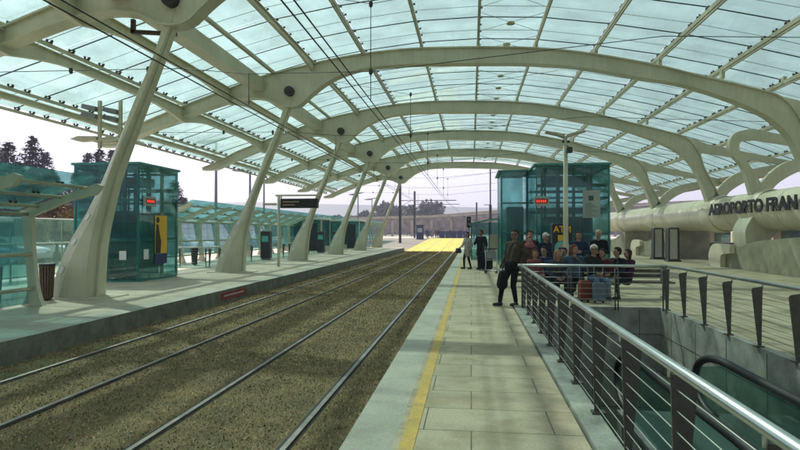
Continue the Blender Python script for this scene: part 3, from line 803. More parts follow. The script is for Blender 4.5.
# left lift
t,(a0,a1,b0,b1)=lift('teal glass lift tower on the left platform with a yellow poster',-13.5,-11.15,18.3,20.9,4.08)
led_box(t,a1+0.04,b0+0.55,2.75,0.72,0.34,axis='X')
po=MB(); yA,yB=b0+0.95,b0+1.75
po.box(a1+0.045,a1+0.055,yA,yB,0.92,2.28); o=po.build('poster','poster_yellow',t)
c=MB(); c.box(a1+0.056,a1+0.060,yA,yB,0.55,0.92); c.build('poster_band','navy',o)
c=MB()                                                    # plain dark figure silhouette
xq=a1+0.058
c.add([(xq,yA+0.02,0.93),(xq,yA+0.36,0.93),(xq,yA+0.40,1.35),(xq,yA+0.30,1.62),(xq,yA+0.22,1.95),(xq,yA+0.08,1.98),(xq,yA+0.03,1.6)],[tuple(range(7))])
vs=[(xq,yA+0.17+0.11*math.cos(q),2.12+0.11*math.sin(q)) for q in [2*math.pi*k/14 for k in range(14)]]; c.add(vs,[tuple(range(14))])
c.build('poster_figure','black',o)
c=MB(); c.box(a1+0.045,a1+0.052,b0+0.25,b0+0.55,0.75,1.1); c.build('notice','white',t)
c=MB(); c.box(a0+1.7,a0+1.95,b0-0.06,b0-0.05,0.75,1.05); c.build('notice','white',t)
# right lift: tall main volume and lower side volume
t2,(a0,a1,b0,b1)=lift('teal glass lift on the right platform behind the waiting crowd and ATM sign',2.72,5.72,24.9,29.2,4.6)
led_box(t2,a0+0.22,b0-0.05,2.98,0.62,0.42)
ox,oy=(2.72+5.72)/2,(24.9+29.2)/2
s_=MB(); s_.box(1.38-ox,2.66-ox,27.35-oy,27.37-oy,0.05,4.5); s_.box(1.36-ox,1.378-ox,27.4-oy,30.5-oy,0.05,4.5); s_.box(1.38-ox,2.66-ox,30.5-oy,30.52-oy,0.05,4.5); s_.build('side_glass','teal_glass',t2)
s_=MB()
for (xx,yy_) in ((1.42,27.4),(2.6,27.4),(1.42,30.4)): s_.box(xx-ox-0.04,xx-ox+0.04,yy_-oy,yy_-oy+0.08,0,4.5)
for z in (0,1.6,3.0,4.25): s_.box(1.46-ox,2.56-ox,27.4-oy,27.45-oy,z,z+0.08)
s_.build('side_frame','teal_frame',t2)
s_=MB(); s_.box(1.25-ox,2.63-ox,27.2-oy,30.7-oy,4.5,4.57); s_.build('side_roof','teal_frame',t2)
s_=MB(); s_.box(1.75-ox,2.5-ox,28.2-oy,29.6-oy,0.1,2.9); s_.build('side_cabinet','dark',t2)
nb=MB(); nb.box(4.62-ox,5.32-ox,b0-0.12,b0-0.10,2.28,3.42); o=nb.build('notice_board','paper',t2)
c=MB(); c.box(4.85-ox,5.05-ox,b0-0.126,b0-0.121,3.0,3.2)
for k in range(9): c.box(4.70-ox,(5.22-0.12*((k*7)%3))-ox,b0-0.126,b0-0.121,2.34+0.065*k,2.355+0.065*k)
c.build('notice_print','ink',o)
# ATM
atm=empty('cash_machine',(3.35,22.2,0),label='black cash machine with yellow ATM lettering in front of the right lift',cat='cash machine')
b=MB(); b.bbox(-0.36,0.36,-0.25,0.3,0,2.0,0.02); b.build('housing','black',atm)
text_obj('ATM',0.34,'sign_lettering','poster_yellow',atm,Matrix(((1,0,0,-0.32),(0,0,-1,-0.26),(0,1,0,1.68),(0,0,0,1))),extrude=0.004,offset=0.006,sx=0.92)
b=MB(); b.box(-0.16,0.18,-0.262,-0.252,1.36,1.58); b.build('yellow_band','poster_yellow',atm)
b=MB(); disc_y(b,0.0,1.08,0.29,-0.285,-0.262,24,0); disc_y(b,0.0,1.08,0.21,-0.292,-0.286,24,1); b.box(-0.14,0.14,-0.296,-0.293,1.04,1.12,2); b.build('round_emblem',['atm_teal','paper','navy'],atm)
b=MB(); b.box(-0.2,0.2,-0.262,-0.254,0.45,0.70); b.build('keypad','grey',atm)
# lamp post in front of right lift
lp=empty('lamp_post',(3.42,21.6,0),label='slim pale lamp post with winged reflector and camera before the right lift',cat='lamp post')
b=MB(); b.tube([(0,0,0),(0,0,5.15)],[0.10,0.075],14); b.build('pole','steel_paint',lp)
b=MB()
for s_ in (-1,1):
    b.ribbon([(s_*0.04,5.22),(s_*0.35,5.30),(s_*0.72,5.34)],[(s_*0.04,5.12),(s_*0.35,5.24),(s_*0.72,5.33)],-0.22,0.22)
b.build('reflector_wing','steel_paint2',lp)
b=MB(); b.bbox(0.02,0.2,-0.32,-0.05,4.55,4.75,0.02); b.tube([(0.1,-0.1,4.75),(0.0,0,4.9)],0.02,6); b.build('camera','dark',lp)
b=MB(); b.tube([(-0.12,-0.02,4.98),(0.14,-0.02,4.98)],0.045,8); b.build('floodlight','dark',lp)
b=MB(); b.lathe([(0.2,0),(0.2,0.03),(0.12,0.06)],(0,0),14); b.build('base','steel_paint2',lp)

# ------------------------------------------------------------------ left platform furniture
def shelter(y0,y1,xp,xt,ze,zt,label,zb=0.05,step=2.4,group='glass shelters on the left platform'):
    t=empty('platform_shelter',(xp,y0,0),label=label,cat='shelter',group=group)
    n=round((y1-y0)/step); step=(y1-y0)/n; dx=xt-xp
    pm=MB(); 
    A=catmull([(-0.30,0.0),(-0.16,0.35),(-0.22,1.1),(-0.33,ze)],4); B=catmull([(0.22,0.0),(0.09,0.35),(-0.02,1.1),(-0.08,ze)],4)
    pm.ribbon(A,B,-0.06,0.06); pme=pm.mesh('post','steel_paint')
    am=MB(); am.ribbon([(-0.38,ze+0.02),(dx*0.5,ze+(zt-ze)*0.62+0.05),(dx-0.12,zt+0.05),(dx,zt)],[(-0.12,ze-0.12),(dx*0.5,ze+(zt-ze)*0.42),(dx-0.15,zt-0.20),(dx-0.02,zt-0.05)],-0.06,0.06)
    ame=am.mesh('arm','steel_paint')
    for k in range(n+1):
        for me,nm in ((pme,'post'),(ame,'arm')):
            o=bpy.data.objects.new(nm,me); C.objects.link(o); o.parent=t; o.location=(0,k*step,0)
    L=y1-y0
    for q in (0.05,0.38,0.72):
        zz=ze+(zt-ze)*q+0.10+0.04*q; b=MB(); b.tube([(dx*q,-0.5,zz),(dx*q,L+0.5,zz)],0.04,8); b.build('purlin','steel_paint2',t)
    b=MB()
    for k in range(n):
        for (q0,q1) in ((-0.25,0.38),(0.39,0.98)):
            za=ze+(zt-ze)*q0+0.20; zb_=ze+(zt-ze)*q1+0.20
            ya,yb=k*step+0.01,(k+1)*step-0.01; ym=(ya+yb)/2
            for (c0,c1) in ((ya,ym-0.008),(ym+0.008,yb)):
                b.quadbox((dx*q0,c0,za),(dx*q1,c0,zb_),(dx*q1,c1,zb_),(dx*q0,c1,za),(0,0,0.012))
    b.build('glass_roof','shelter_glass',t)
    b=MB()
    for k in range(n):
        for h in (0,0.5):
            ya=k*step+h*step+0.02; yb=ya+step/2-0.04
            b.quadbox((-0.12,ya,zb),(-0.12,yb,zb),(-0.30,yb,ze-0.1),(-0.30,ya,ze-0.1),(-0.012,0,0))
    b.build('glass_wall','shelter_glass',t)
    for z in (0.40,1.18,ze-0.05):
        b=MB(); xo=0.02-0.2*(z/ze); b.tube([(xo,-0.1,z),(xo,L+0.1,z)],0.045,8); b.build('rail','steel_paint2',t)
    b=MB(); b.box(-0.015,0.015,-0.02,0.16,-0.03,-0.01); b.box(-0.025,0.025,-0.02,0.02,-0.01,0.05); b.box(-0.025,0.025,0.12,0.16,-0.01,0.05); cme=b.mesh('glass_clip','clamp')
    for k in range(min(n*2,14)):
        for q in (0.05,0.38,0.72):
            o=bpy.data.objects.new('glass_clip',cme); C.objects.link(o); o.parent=t; o.location=(dx*q,k*step/2+0.35,ze+(zt-ze)*q+0.15)
    return t
shelter(0.2,12.2,-9.95,-8.3,2.15,2.74,'near glass shelter at the left picture edge with upswept roof arms')
shelter(27.4,94.0,-15.6,-13.8,2.3,3.12,'long row of glass shelters along the back of the left platform',zb=0.45)
gs=empty('glass_screen',(-15.6,8,0),label='low glass screen with white rails before the parking lot on the left',cat='screen')
b=MB(); L=17.5
for k in range(7): b.box(0.02,0.035,k*2.5+0.02,(k+1)*2.5-0.02,0.15,2.15)
b.build('glass_panel','clear_glass',gs)
for z in (2.17,1.28,0.12):
    b=MB(); b.tube([(0.03,0,z),(0.03,L,z)],0.03,8); b.build('rail','white',gs)
for k in range(8):
    b=MB(); b.box(-0.04,0.0,k*2.5-0.03,k*2.5+0.03,0,2.2); b.build('post','steel_paint',gs)
def bin_(x,y,label,m='slat',s=1.0):
    t=empty('litter_bin',(x,y,0),label=label,cat='litter bin',group='litter bins on the left platform')
    b=MB(); n=16
    for k in range(n):
        a=2*math.pi*k/n
        b.quadbox((0.17*math.cos(a-0.13),0.17*math.sin(a-0.13),0.06),(0.17*math.cos(a+0.13),0.17*math.sin(a+0.13),0.06),(0.225*math.cos(a+0.13),0.225*math.sin(a+0.13),0.86),(0.225*math.cos(a-0.13),0.225*math.sin(a-0.13),0.86),(0.015*math.cos(a),0.015*math.sin(a),0))
    b.build('slats',m,t)
    b=MB(); b.lathe([(0.14,0.02),(0.16,0.06),(0.205,0.84),(0.17,0.84),(0.14,0.1)],(0,0),16); b.build('liner','dark',t)
    b=MB(); b.lathe([(0.245,0.86),(0.25,0.9),(0.21,0.92),(0.19,0.88)],(0,0),18); b.build('rim','dark',t)
    b=MB(); b.lathe([(0.08,0),(0.08,0.05)],(0,0),10); b.build('foot','dark',t); t.scale=(s*0.74,s*0.74,s)
bin_(-10.42,13.15,'rust brown slatted litter bin left of the nearest leaning column')
bin_(-10.75,11.9,'dark litter bin seen through the near shelter glass',m='dark')
bin_(-13.95,27.9,'small dark litter bin right of the left lift',m='dark')
# electronic display sign
ds=empty('departure_display',(-9.36,27.4,0),label='black electronic departure display hung from a pale post on the left platform',cat='display')
b=MB(); b.tube([(0,0,0),(0,0,3.5)],0.07,12); b.build('post','steel_paint',ds)
b=MB(); b.box(-0.15,2.1,-0.06,0.06,3.44,3.52); b.box(0.1,0.16,-0.03,0.03,3.3,3.44); b.box(1.9,1.96,-0.03,0.03,3.3,3.44); b.build('bracket','steel_paint',ds)
b=MB(); b.bbox(0.12,1.98,-0.14,0.14,2.86,3.32,0.02); o=b.build('screen_box','black',ds)
b=MB()
for r_ in range(2):
    for k in range(9 if r_ else 12): b.box(0.25+k*0.07,0.29+k*0.07,-0.146,-0.142,3.14-r_*0.15,3.18-r_*0.15)
b.build('characters','led_green',o)
b=MB(); b.box(-0.8,-0.1,-0.03,0.03,3.0,3.1); b.build('side_plate','steel_paint2',ds)
# red plate on platform side
b=MB(); b.box(-7.149,-7.13,15.9,17.75,-0.29,-0.08); o=tag(b.build('red_plate','red'),'red warning plate on the side face of the left platform edge','sign')
b=MB()
for k in range(14): b.box(-7.129,-7.126,16.1+k*0.105,16.15+k*0.105,-0.2,-0.15)
b2=b.build('white_print','white',o)
# stair railings on left platform
railing((-12.4,26.2),(-12.4,31.5),6,'slatted steel railing between the second and third leaning columns',group='stair railings on the left platform')
railing((-13.8,26.2),(-12.5,26.2),2,'short end railing beside the stair opening on the left platform',group='stair railings on the left platform')
railing((-12.2,36.5),(-12.2,42.5),6,'slatted steel railing between the third and fourth leaning columns',group='stair railings on the left platform')
# ticket machines between columns
for (x,y,lab) in ((-12.0,45.5,'dark slim ticket machine behind the third leaning column'),(-12.4,34.0,'dark slim ticket machine behind the second leaning column'),(-11.6,49,'dark slim ticket machine before the far kiosk')):
    t=empty('ticket_machine',(x,y,0),label=lab,cat='ticket machine',group='ticket machines on the left platform')
    b=MB(); b.bbox(-0.3,0.3,-0.2,0.2,0.1,1.75,0.03); b.build('housing','dark',t); b=MB(); b.box(-0.2,0.2,-0.212,-0.205,1.1,1.45); b.build('screen','atm_teal',t); b=MB(); b.box(-0.25,0.25,-0.15,0.15,0,0.1); b.build('plinth','grey',t)
# kiosk at far end
def kiosk(x,y,w_,d_,h_,label,m='shelter_glass'):
    t=empty('glass_kiosk',(x,y,0),label=label,cat='kiosk',group='glass kiosks at the far end')
    b=MB(); b.box(-w_/2,w_/2,-d_/2,-d_/2+0.02,0.4,h_-0.2); b.box(-w_/2,w_/2,d_/2,d_/2+0.02,0.4,h_-0.2); b.box(w_/2,w_/2+0.02,-d_/2,d_/2,0.4,h_-0.2); b.box(-w_/2-0.02,-w_/2,-d_/2,d_/2,0.4,h_-0.2); b.build('glass_wall',m,t)
    b=MB(); b.bbox(-w_/2-0.15,w_/2+0.15,-d_/2-0.15,d_/2+0.15,h_-0.2,h_,0.03); b.build('roof','white',t)
    b=MB()
    for sx in (-1,0,1):
        for sy in (-1,1): b.box(sx*w_/2-0.05,sx*w_/2+0.05,sy*d_/2-0.06,sy*d_/2+0.06,0,h_-0.2)
    b.box(-w_/2,w_/2,-d_/2,d_/2,0,0.4); b.build('frame','steel_paint',t)
    b=MB(); b.box(w_*0.15,w_*0.4,-d_/2-0.03,-d_/2-0.02,0.05,h_-0.5); b.build('door','dark',t)
    b=MB(); b.box(-w_*0.3,w_*0.1,-0.3,0.3,0.4,1.5); b.build('counter','grey',t)
kiosk(-15,52,3.4,3.0,3.0,'larger glass kiosk behind the fourth leaning column')
kiosk(-13.2,60,3.6,3.2,3.0,'glass kiosk at the end of the left platform')
# teal low glass shelter at right, behind the two standing travellers
t=empty('waiting_kiosk',(1.0,36,0),label='low teal glass shelter with tan panel left of the right lift',cat='shelter')
b=MB(); b.box(-1.0,1.6,-1.0,-0.98,0.1,2.25); b.box(-1.02,-1.0,-1,3,0.1,2.25); b.build('glass_wall','shelter_glass',t)
b=MB(); b.ribbon([(-1.1,2.2),(0,2.45),(1.7,2.65)],[(-1.1,2.12),(0,2.37),(1.7,2.57)],-1.1,3.1); b.build('roof','teal_frame',t)
b=MB(); b.box(0.1,1.5,-1.06,-1.04,0.3,1.55); b.build('panel','stone',t)
b=MB(); 
for xx in (-1.0,0.05,1.55): b.box(xx,xx+0.06,-1.0,-0.94,0,2.25)
b.build('frame','teal_frame',t)
# traffic signal above the travellers
t=empty('signal',( -0.15,40,0),label='dark tram signal head on a thin post behind the woman in grey',cat='signal')
b=MB(); b.tube([(0,0,0),(0,0,2.0)],0.05,8); b.build('post','grey',t); b=MB(); b.bbox(-0.15,0.15,-0.12,0.12,2.0,2.75,0.04); b.build('head','black',t)
for z_ in (2.25,2.55):
    b=MB(); disc_y(b,0,z_,0.07,-0.14,-0.125,12); b.build('lamp','grey',t)

# hanging floodlight masts under the left roof edge
for k,(x,y,lab) in enumerate(((-13.95,20.3,'left hanging floodlight pole under the roof edge above the left lift'),(-13.5,20.9,'right hanging floodlight pole under the roof edge above the left lift'))):
    zt=lerp_table(ROOF,x)-0.2
    t=empty('hanging_floodlight',(x,y,0),label=lab,cat='floodlight',group='hanging floodlight poles')
    b=MB(); b.box(-0.055,0.055,-0.055,0.055,4.85,zt); b.build('pole','steel_paint2',t)
    for z in (5.95,6.25):
        b=MB(); b.quadbox((-0.1,-0.2,z),(-0.65,-0.2,z+0.12),(-0.65,0.2,z+0.12),(-0.1,0.2,z),(0.05,0,0.16)); b.build('floodlight','grey',t)
    b=MB(); b.ribbon([(-1.1,5.22),(-0.8,5.32),(-0.05,5.30)],[(-1.1,5.20),(-0.8,5.12),(-0.05,5.16)],-0.16,0.16); b.build('reflector','steel_paint2',t)
    b=MB(); b.ribbon([(0.05,5.22),(0.6,5.3),(1.0,5.1)],[(0.05,5.10),(0.6,5.18),(1.0,5.05)],-0.16,0.16); b.build('reflector','steel_paint2',t)

# ------------------------------------------------------------------ street lamps, catenary
def street_lamp(x,y,h,label,gz0=-0.1):
    t=empty('street_lamp',(x,y,gz0),label=label,cat='street lamp',group='street lamps beyond the left platform')
    b=MB(); b.tube([(0,0,0),(0,0,h)],[0.14,0.09],10); b.build('pole','grey',t)
    b=MB(); b.ribbon([(-1.6,h-0.25),(-0.9,h-0.12),(0,h-0.05)],[(-1.6,h-0.3),(-0.9,h-0.38),(0,h-0.3)],-0.2,0.2); b.build('lamp_head','grey',t)
    b=MB(); b.ribbon([(0,h-0.05),(0.6,h+0.1),(0.95,h+0.1)],[(0,h-0.2),(0.6,h-0.05),(0.95,h+0.05)],-0.15,0.15); b.build('rear_arm','grey',t)
for (px_,d,ht,lab) in ((216,46,9.2,'thin street lamp left of the second leaning column'),(250,52,7.6,'thick street lamp pole behind the second leaning column'),(264,70,9.5,'street lamp right of the second leaning column'),(358,95,8.2,'street lamp between the fourth and fifth leaning columns'),(372,120,8.8,'small far street lamp right of the fifth leaning column')):
    X=(px_-471)/582*d; street_lamp(X,(d+X*0.122)/0.9925,ht,lab)
# catenary masts
for (x,y,h,arm,lab) in ((-10.3,84,8.6,8.2,'near dark catenary mast beyond the canopy with long arm'),(-10.5,108,8.8,8.4,'second dark catenary mast beyond the canopy with long arm'),(2.9,88,11.2,-1.0,'tall catenary mast right of the exit arch'),(1.2,125,7.5,-4.0,'far thin catenary mast near the right lift')):
    t=empty('catenary_mast',(x,y,gz(y)-0.45),label=lab,cat='catenary mast',group='catenary masts beyond the canopy')
    b=MB(); b.bbox(-0.2,0.2,-0.2,0.2,0,h*0.5,0.02) if x>0 and h>9 else b.box(-0.17,0.17,-0.17,0.17,0,h); 
    if x>0 and h>9: b.box(-0.1,0.1,-0.1,0.1,h*0.5,h)
    b.build('pole','dark',t)
    z=h*0.72 if arm>0 else h*0.5
    b=MB(); b.tube([(0,0,z),(arm,0,z)],0.06,6); b.tube([(0,0,z-0.9),(arm*0.2,0,z)],0.03,5); b.build('arm','dark',t)
# overhead wires
def wire(x, label, dz=0.0, y1=220):
    b=MB()
    pts=[]
    nodes=[-4]+[4.3+9.6*2*k for k in range(4)]+[84,108,160,y1]
    for a,c in zip(nodes,nodes[1:]):
        for j in range(6):
            q=j/6; pts.append((x,a+(c-a)*q,4.80+dz-0.0*q+gz(a+(c-a)*q)*0.8))
    b.tube(pts,0.014,5)
    return tag(b.build('contact_wire','black'),label,'wire','overhead wires above the tracks')
wire(-2.52,'overhead contact wire above the right track')
wire(-2.44,'upper companion wire close above the right track contact wire',0.12)
wire(-5.68,'overhead contact wire above the left track')
wire(-5.62,'upper companion wire close above the left track contact wire',0.10)
for k,y in enumerate(ARCH_Y[1:]):
    t=empty('span_wire',(0,y,0),label='cross span wire with insulators strung from the %s arch pin to the right' % ['unseen near','first','second','third','fourth','fifth','sixth'][k],cat='wire',group='cross span wires')
    b=MB(); b.tube([(-14.5,0.25,6.05),(-7.5,0.3,5.95),(-5.65,0.3,5.75),(-2.48,0.3,5.7),(4.5,0.3,6.3),(12.2,0.3,5.9)],0.010,4); b.tube([(-7.0,0.3,8.3),(-2.48,0.3,7.4),(3.5,0.3,8.2)],0.008,4); b.tube([(-2.48,0.3,7.4),(-2.48,0.3,4.95)],0.01,4); b.tube([(-5.65,0.3,5.75),(-5.65,0.3,4.95)],0.01,4); b.build('wire','black',t)
    for (xx,zz) in ((-10.6,6.0),(-2.48,5.7),(-2.48,7.4),(-8.4,5.95)):
        b=MB(); b.lathe([(0.02,zz-0.09),(0.05,zz-0.05),(0.05,zz+0.05),(0.02,zz+0.09)],(xx,0.3),8); b.build('insulator','clamp',t)

# ------------------------------------------------------------------ cars
def car(x,y,rz,col,label,z=-0.12):
    t=empty('parked_car',(x,y,z),rz,label,'car','cars in the parking lot')
    cm=mat('car paint '+label[:6]+str(len(bpy.data.materials)),col,0.25,0.3,var=0.02,spec=0.6)
    prof=[(-2.1,0.35),(-2.15,0.75),(-1.95,0.95),(-1.5,1.0),(1.0,1.0),(1.9,0.85),(2.1,0.6),(2.1,0.35)]
    A=[(p[0],p[1]) for p in prof]; B=[(p[0],0.3) for p in prof]
    b=MB(); b.ribbon(A,B,-0.86,0.86); b.build('body',cm,t)
    b=MB(); b.ribbon([(-1.85,0.98),(-1.3,1.42),(0.2,1.46),(1.05,1.0)],[(-1.84,0.97),(-1.3,0.97),(0.2,0.97),(1.06,0.96)],-0.74,0.74); c_=b.build('cabin','black',t)
    b=MB(); b.ribbon([(-1.35,1.44),(-0.5,1.5),(0.2,1.48)],[(-1.33,1.41),(-0.5,1.43),(0.2,1.43)],-0.72,0.72); b.build('roof',cm,t)
    wh=MB(); disc_y(wh,0,0.32,0.32,-0.1,0.1,16,0); disc_y(wh,0,0.32,0.19,-0.11,0.11,12,1); wm=wh.mesh('wheel',['black','grey'])
    for (a,s_) in ((-1.35,-0.8),(1.35,-0.8),(-1.35,0.8),(1.35,0.8)):
        o=bpy.data.objects.new('wheel',wm); C.objects.link(o); o.parent=t; o.location=(a,s_,0)
    for s_ in (-1,1):
        b=MB(); b.bbox(1.98,2.12,s_*0.6-0.15,s_*0.6+0.15,0.62,0.75,0.02); b.build('headlight','white',t)
cols=[(0.6,0.62,0.65,'silver'),(0.03,0.08,0.3,'dark blue'),(0.7,0.7,0.7,'white'),(0.05,0.05,0.06,'black'),(0.08,0.18,0.42,'blue'),(0.35,0.04,0.04,'red'),(0.25,0.27,0.3,'grey')]
ci=0
spots=[]
for row,(X,ya,yb) in enumerate(((-26.5,14,74),(-34,16,80),(-44,20,80))):
    y=ya
    while y<yb: spots.append((X,y,row)); y+=2.75 if row==0 else 3.4
for i,(X,y,row) in enumerate(spots):
    if rnd.random()<0.22: continue
    c_=cols[(i*5+row*3)%7]
    if i>44: pass
    car(X+rnd.uniform(-0.2,0.2),y,R(rnd.uniform(-2,2)),c_[:3],'%s parked car in the %s parking row, %d metres along the glass screens'%(c_[3],['nearest','middle','far'][row],int(y)))

# ------------------------------------------------------------------ trees
def foliage(mb, c, rad, n, size, flat=1.0, mi=0):
    for _ in range(n):
        while True:
            p=Vector((rnd.uniform(-1,1),rnd.uniform(-1,1),rnd.uniform(-1,1)))
            if p.length<1: break
        p=p*(0.55+0.45*rnd.random()); q=Vector((c[0]+p.x*rad[0],c[1]+p.y*rad[1],c[2]+p.z*rad[2]))
        a=Vector((rnd.gauss(0,1),rnd.gauss(0,1),rnd.gauss(0,1)*flat)).normalized(); b_=a.cross(Vector((rnd.gauss(0,1),rnd.gauss(0,1),rnd.gauss(0,1)))).normalized()
        s_=size*rnd.uniform(0.6,1.4); mb.add([q-a*s_,q+b_*s_*0.6,q+a*s_,q-b_*s_*0.6],[(0,1,2,3)],mi)
def conifer(x,y,h,r,label,group='conifers behind the parking lot',gz0=-0.3,n=34,m='conifer'):
    t=empty('conifer_tree',(x,y,gz0),label=label,cat='tree',group=group)
    b=MB(); b.tube([(0,0,0),(0.05,0.05,h*0.5),(0,0,h*0.97)],[0.02*h+0.05,0.012*h,0.02],8); b.build('trunk','trunk',t)
    f_=MB()
    for k in range(n):
        zq=0.16+0.84*(k/n); rr=r*(1-zq)**0.75*rnd.uniform(0.75,1.15)+0.12
        for j in range(12):
            a=rnd.random()*6.28; L=rr*rnd.uniform(0.6,1.1); z=h*zq+rnd.uniform(-0.2,0.2)
            steps=max(2,int(L/0.35))
            for s_ in range(steps):
                u=(s_+0.6)/steps; px,py,pz=math.cos(a)*L*u,math.sin(a)*L*u,z-0.28*L*u*u+0.12*u
                for _ in range(6):
                    d=Vector((math.cos(a+rnd.uniform(-1.3,1.3)),math.sin(a+rnd.uniform(-1.3,1.3)),rnd.uniform(-0.6,0.25))).normalized()*rnd.uniform(0.3,0.6)
                    w_=d.cross(Vector((0,0,1))).normalized()*0.12
                    p=Vector((px,py,pz)); f_.add([p-w_,p+d,p+w_],[(0,1,2)])
    f_.build('crown',m,t)
    return t
def broad(x,y,h,r,label,m='leaf',group=None,gz0=-0.3,n=1500,size=0.22,name='leafy_tree'):
    t=empty(name,(x,y,gz0),label=label,cat='tree',group=group)
    b=MB(); b.tube([(0,0,0),(0.1,0,h*0.4),(0,0.1,h*0.7)],[0.03*h+0.03,0.02*h,0.03],8)
    for k in range(5):
        a=k*1.3; b.tube([(0.05,0,h*0.38),(math.cos(a)*r*0.4,math.sin(a)*r*0.4,h*0.6),(math.cos(a)*r*0.7,math.sin(a)*r*0.7,h*0.8)],[0.012*h,0.008*h,0.01],6)
    b.build('trunk','trunk',t)
    f_=MB()
    for k in range(12):
        a=rnd.random()*6.28; q=rnd.random()**0.5*r*0.65; c=(math.cos(a)*q,math.sin(a)*q,h*rnd.uniform(0.45,0.88))
        rr=r*rnd.uniform(0.3,0.5); foliage(f_,c,(rr,rr,rr*0.8),n//12,size)
    f_.build('crown',m,t); return t
def at(px_,d):
    X=(px_-471)/582*d; return X,(d+X*0.122)/0.9925
protos=[]
cz=[(-8,64,11.5,3.0),(8,60,10.2,2.6),(32,62,11.0,3.0),(44,66,10.0,2.6),(52,60,7.6,2.2),(20,72,9.6,2.8),(88,70,10.4,2.4),(99,66,10.2,2.6),(112,72,11.0,2.6),(76,74,8.6,2.2),(175,78,8.0,2.2),(184,84,6.2,2.0),(60,80,8.0,3.0),(-25,58,9,3)]
words=['tall dark conifer at the very left edge above the near shelter','dark conifer just right of the left picture edge','tallest dark conifer above the near shelter roof','dark conifer right of the tallest one','short narrow conifer with open sky to its right','dark conifer behind the near shelter row of trees','narrow conifer just left of the lift top','pointed conifer above the middle of the left lift','conifer behind the leaning column above the left lift','low conifer left of the lift corner','conifer showing right of the left lift','small conifer low to the right of the left lift','broad conifer low behind the shelter roof','conifer outside the left picture edge']
for (px_,d,h,r),lab in zip(cz,words):
    X,Y=at(px_,d); conifer(X,Y,h*1.12,r*1.6,lab)
for k,(px_,d,h) in enumerate(((56,30,3.4),(66,32,3.9),(74,34,4.3))):
    X,Y=at(px_,d); broad(X,Y,h,1.4,['low rusty leaved bush tree left of the lift, leftmost','rusty leaved bush tree beside the left lift, middle one','rusty leaved bush tree touching the left lift edge'][k],'autumn','rusty leaved trees beside the left lift',n=1300,size=0.10)
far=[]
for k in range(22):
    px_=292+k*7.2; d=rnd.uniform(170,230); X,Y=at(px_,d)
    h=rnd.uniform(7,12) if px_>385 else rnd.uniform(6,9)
    broad(X,Y,h,h*0.42,'distant bluish tree on the skyline beyond the canopy exit, %s'%['small one','tall one','wide one'][k%3],'hazed_leaf','distant trees on the skyline',gz0=0.4,n=700,size=0.6)
# far mixed tree line on the left behind the parking
for k in range(16):
    px_=40+k*17; d=rnd.uniform(100,130); X,Y=at(px_,d)
    broad(X,Y,rnd.uniform(3.2,4.6),3.2,'low green tree in the hedge line behind the parking lot','leaf','hedge line trees behind the parking lot',n=700,size=0.4)
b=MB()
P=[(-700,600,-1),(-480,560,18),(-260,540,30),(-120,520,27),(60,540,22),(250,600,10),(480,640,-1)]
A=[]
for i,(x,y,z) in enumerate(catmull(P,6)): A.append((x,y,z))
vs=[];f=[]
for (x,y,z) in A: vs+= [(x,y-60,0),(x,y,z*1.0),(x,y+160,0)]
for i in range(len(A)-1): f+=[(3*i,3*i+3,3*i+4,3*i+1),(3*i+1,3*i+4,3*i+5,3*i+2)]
b.add(vs,f,0,True); tag(b.build('hills','hazed_leaf'),kind='structure')

# ------------------------------------------------------------------ far end: ramp wall, barrier, kiosk, crowd
rw=empty('ramp_bridge',(0,150,0),label='long brown grey road ramp crossing behind the far plaza',cat='bridge')
b=MB(); b.ribbon([(-75,5.0),(-28,4.9),(-10,5.3),(8,6.6),(60,9.0)],[(-75,1.0),(-28,1.0),(-10,1.0),(8,1.0),(60,1.0)],-3,3); b.build('wall','far_stone',rw)
b=MB(); b.ribbon([(-75,5.7),(-28,5.55),(-10,5.95),(8,7.3),(60,9.6)],[(-75,5.05),(-28,4.95),(-10,5.35),(8,6.65),(60,9.05)],-3.4,-3.1); b.build('parapet','stone',rw)
b=MB(); b.box(-0.3,0.3,-3.25,-3.05,0.5,4.6); pme=b.mesh('pilaster','stone')
for k in range(22):
    o=bpy.data.objects.new('pilaster',pme); C.objects.link(o); o.parent=rw; o.location=(-60+k*5,0,0)
b=MB()
for k in range(5): b.box(-5.6+k*1.05,-4.6+k*1.05,0,0.08,0.62,1.85)
tag(b.build('barrier','navy',loc=(0,102.5,0)),'row of dark blue crowd barriers behind the yellow crossing','barrier')
t=empty('information_kiosk',(-8.6,98,0.45),label='small navy blue information kiosk beyond the left platform end',cat='kiosk')
b=MB(); b.bbox(-0.6,0.6,-0.5,0.5,0,2.3,0.05); b.build('body','navy',t); b=MB(); b.box(-0.4,0.4,-0.52,-0.505,1.2,1.9); b.build('panel','paper',t); b=MB(); b.bbox(-0.7,0.7,-0.6,0.6,2.3,2.45,0.03); b.build('roof','dark',t)

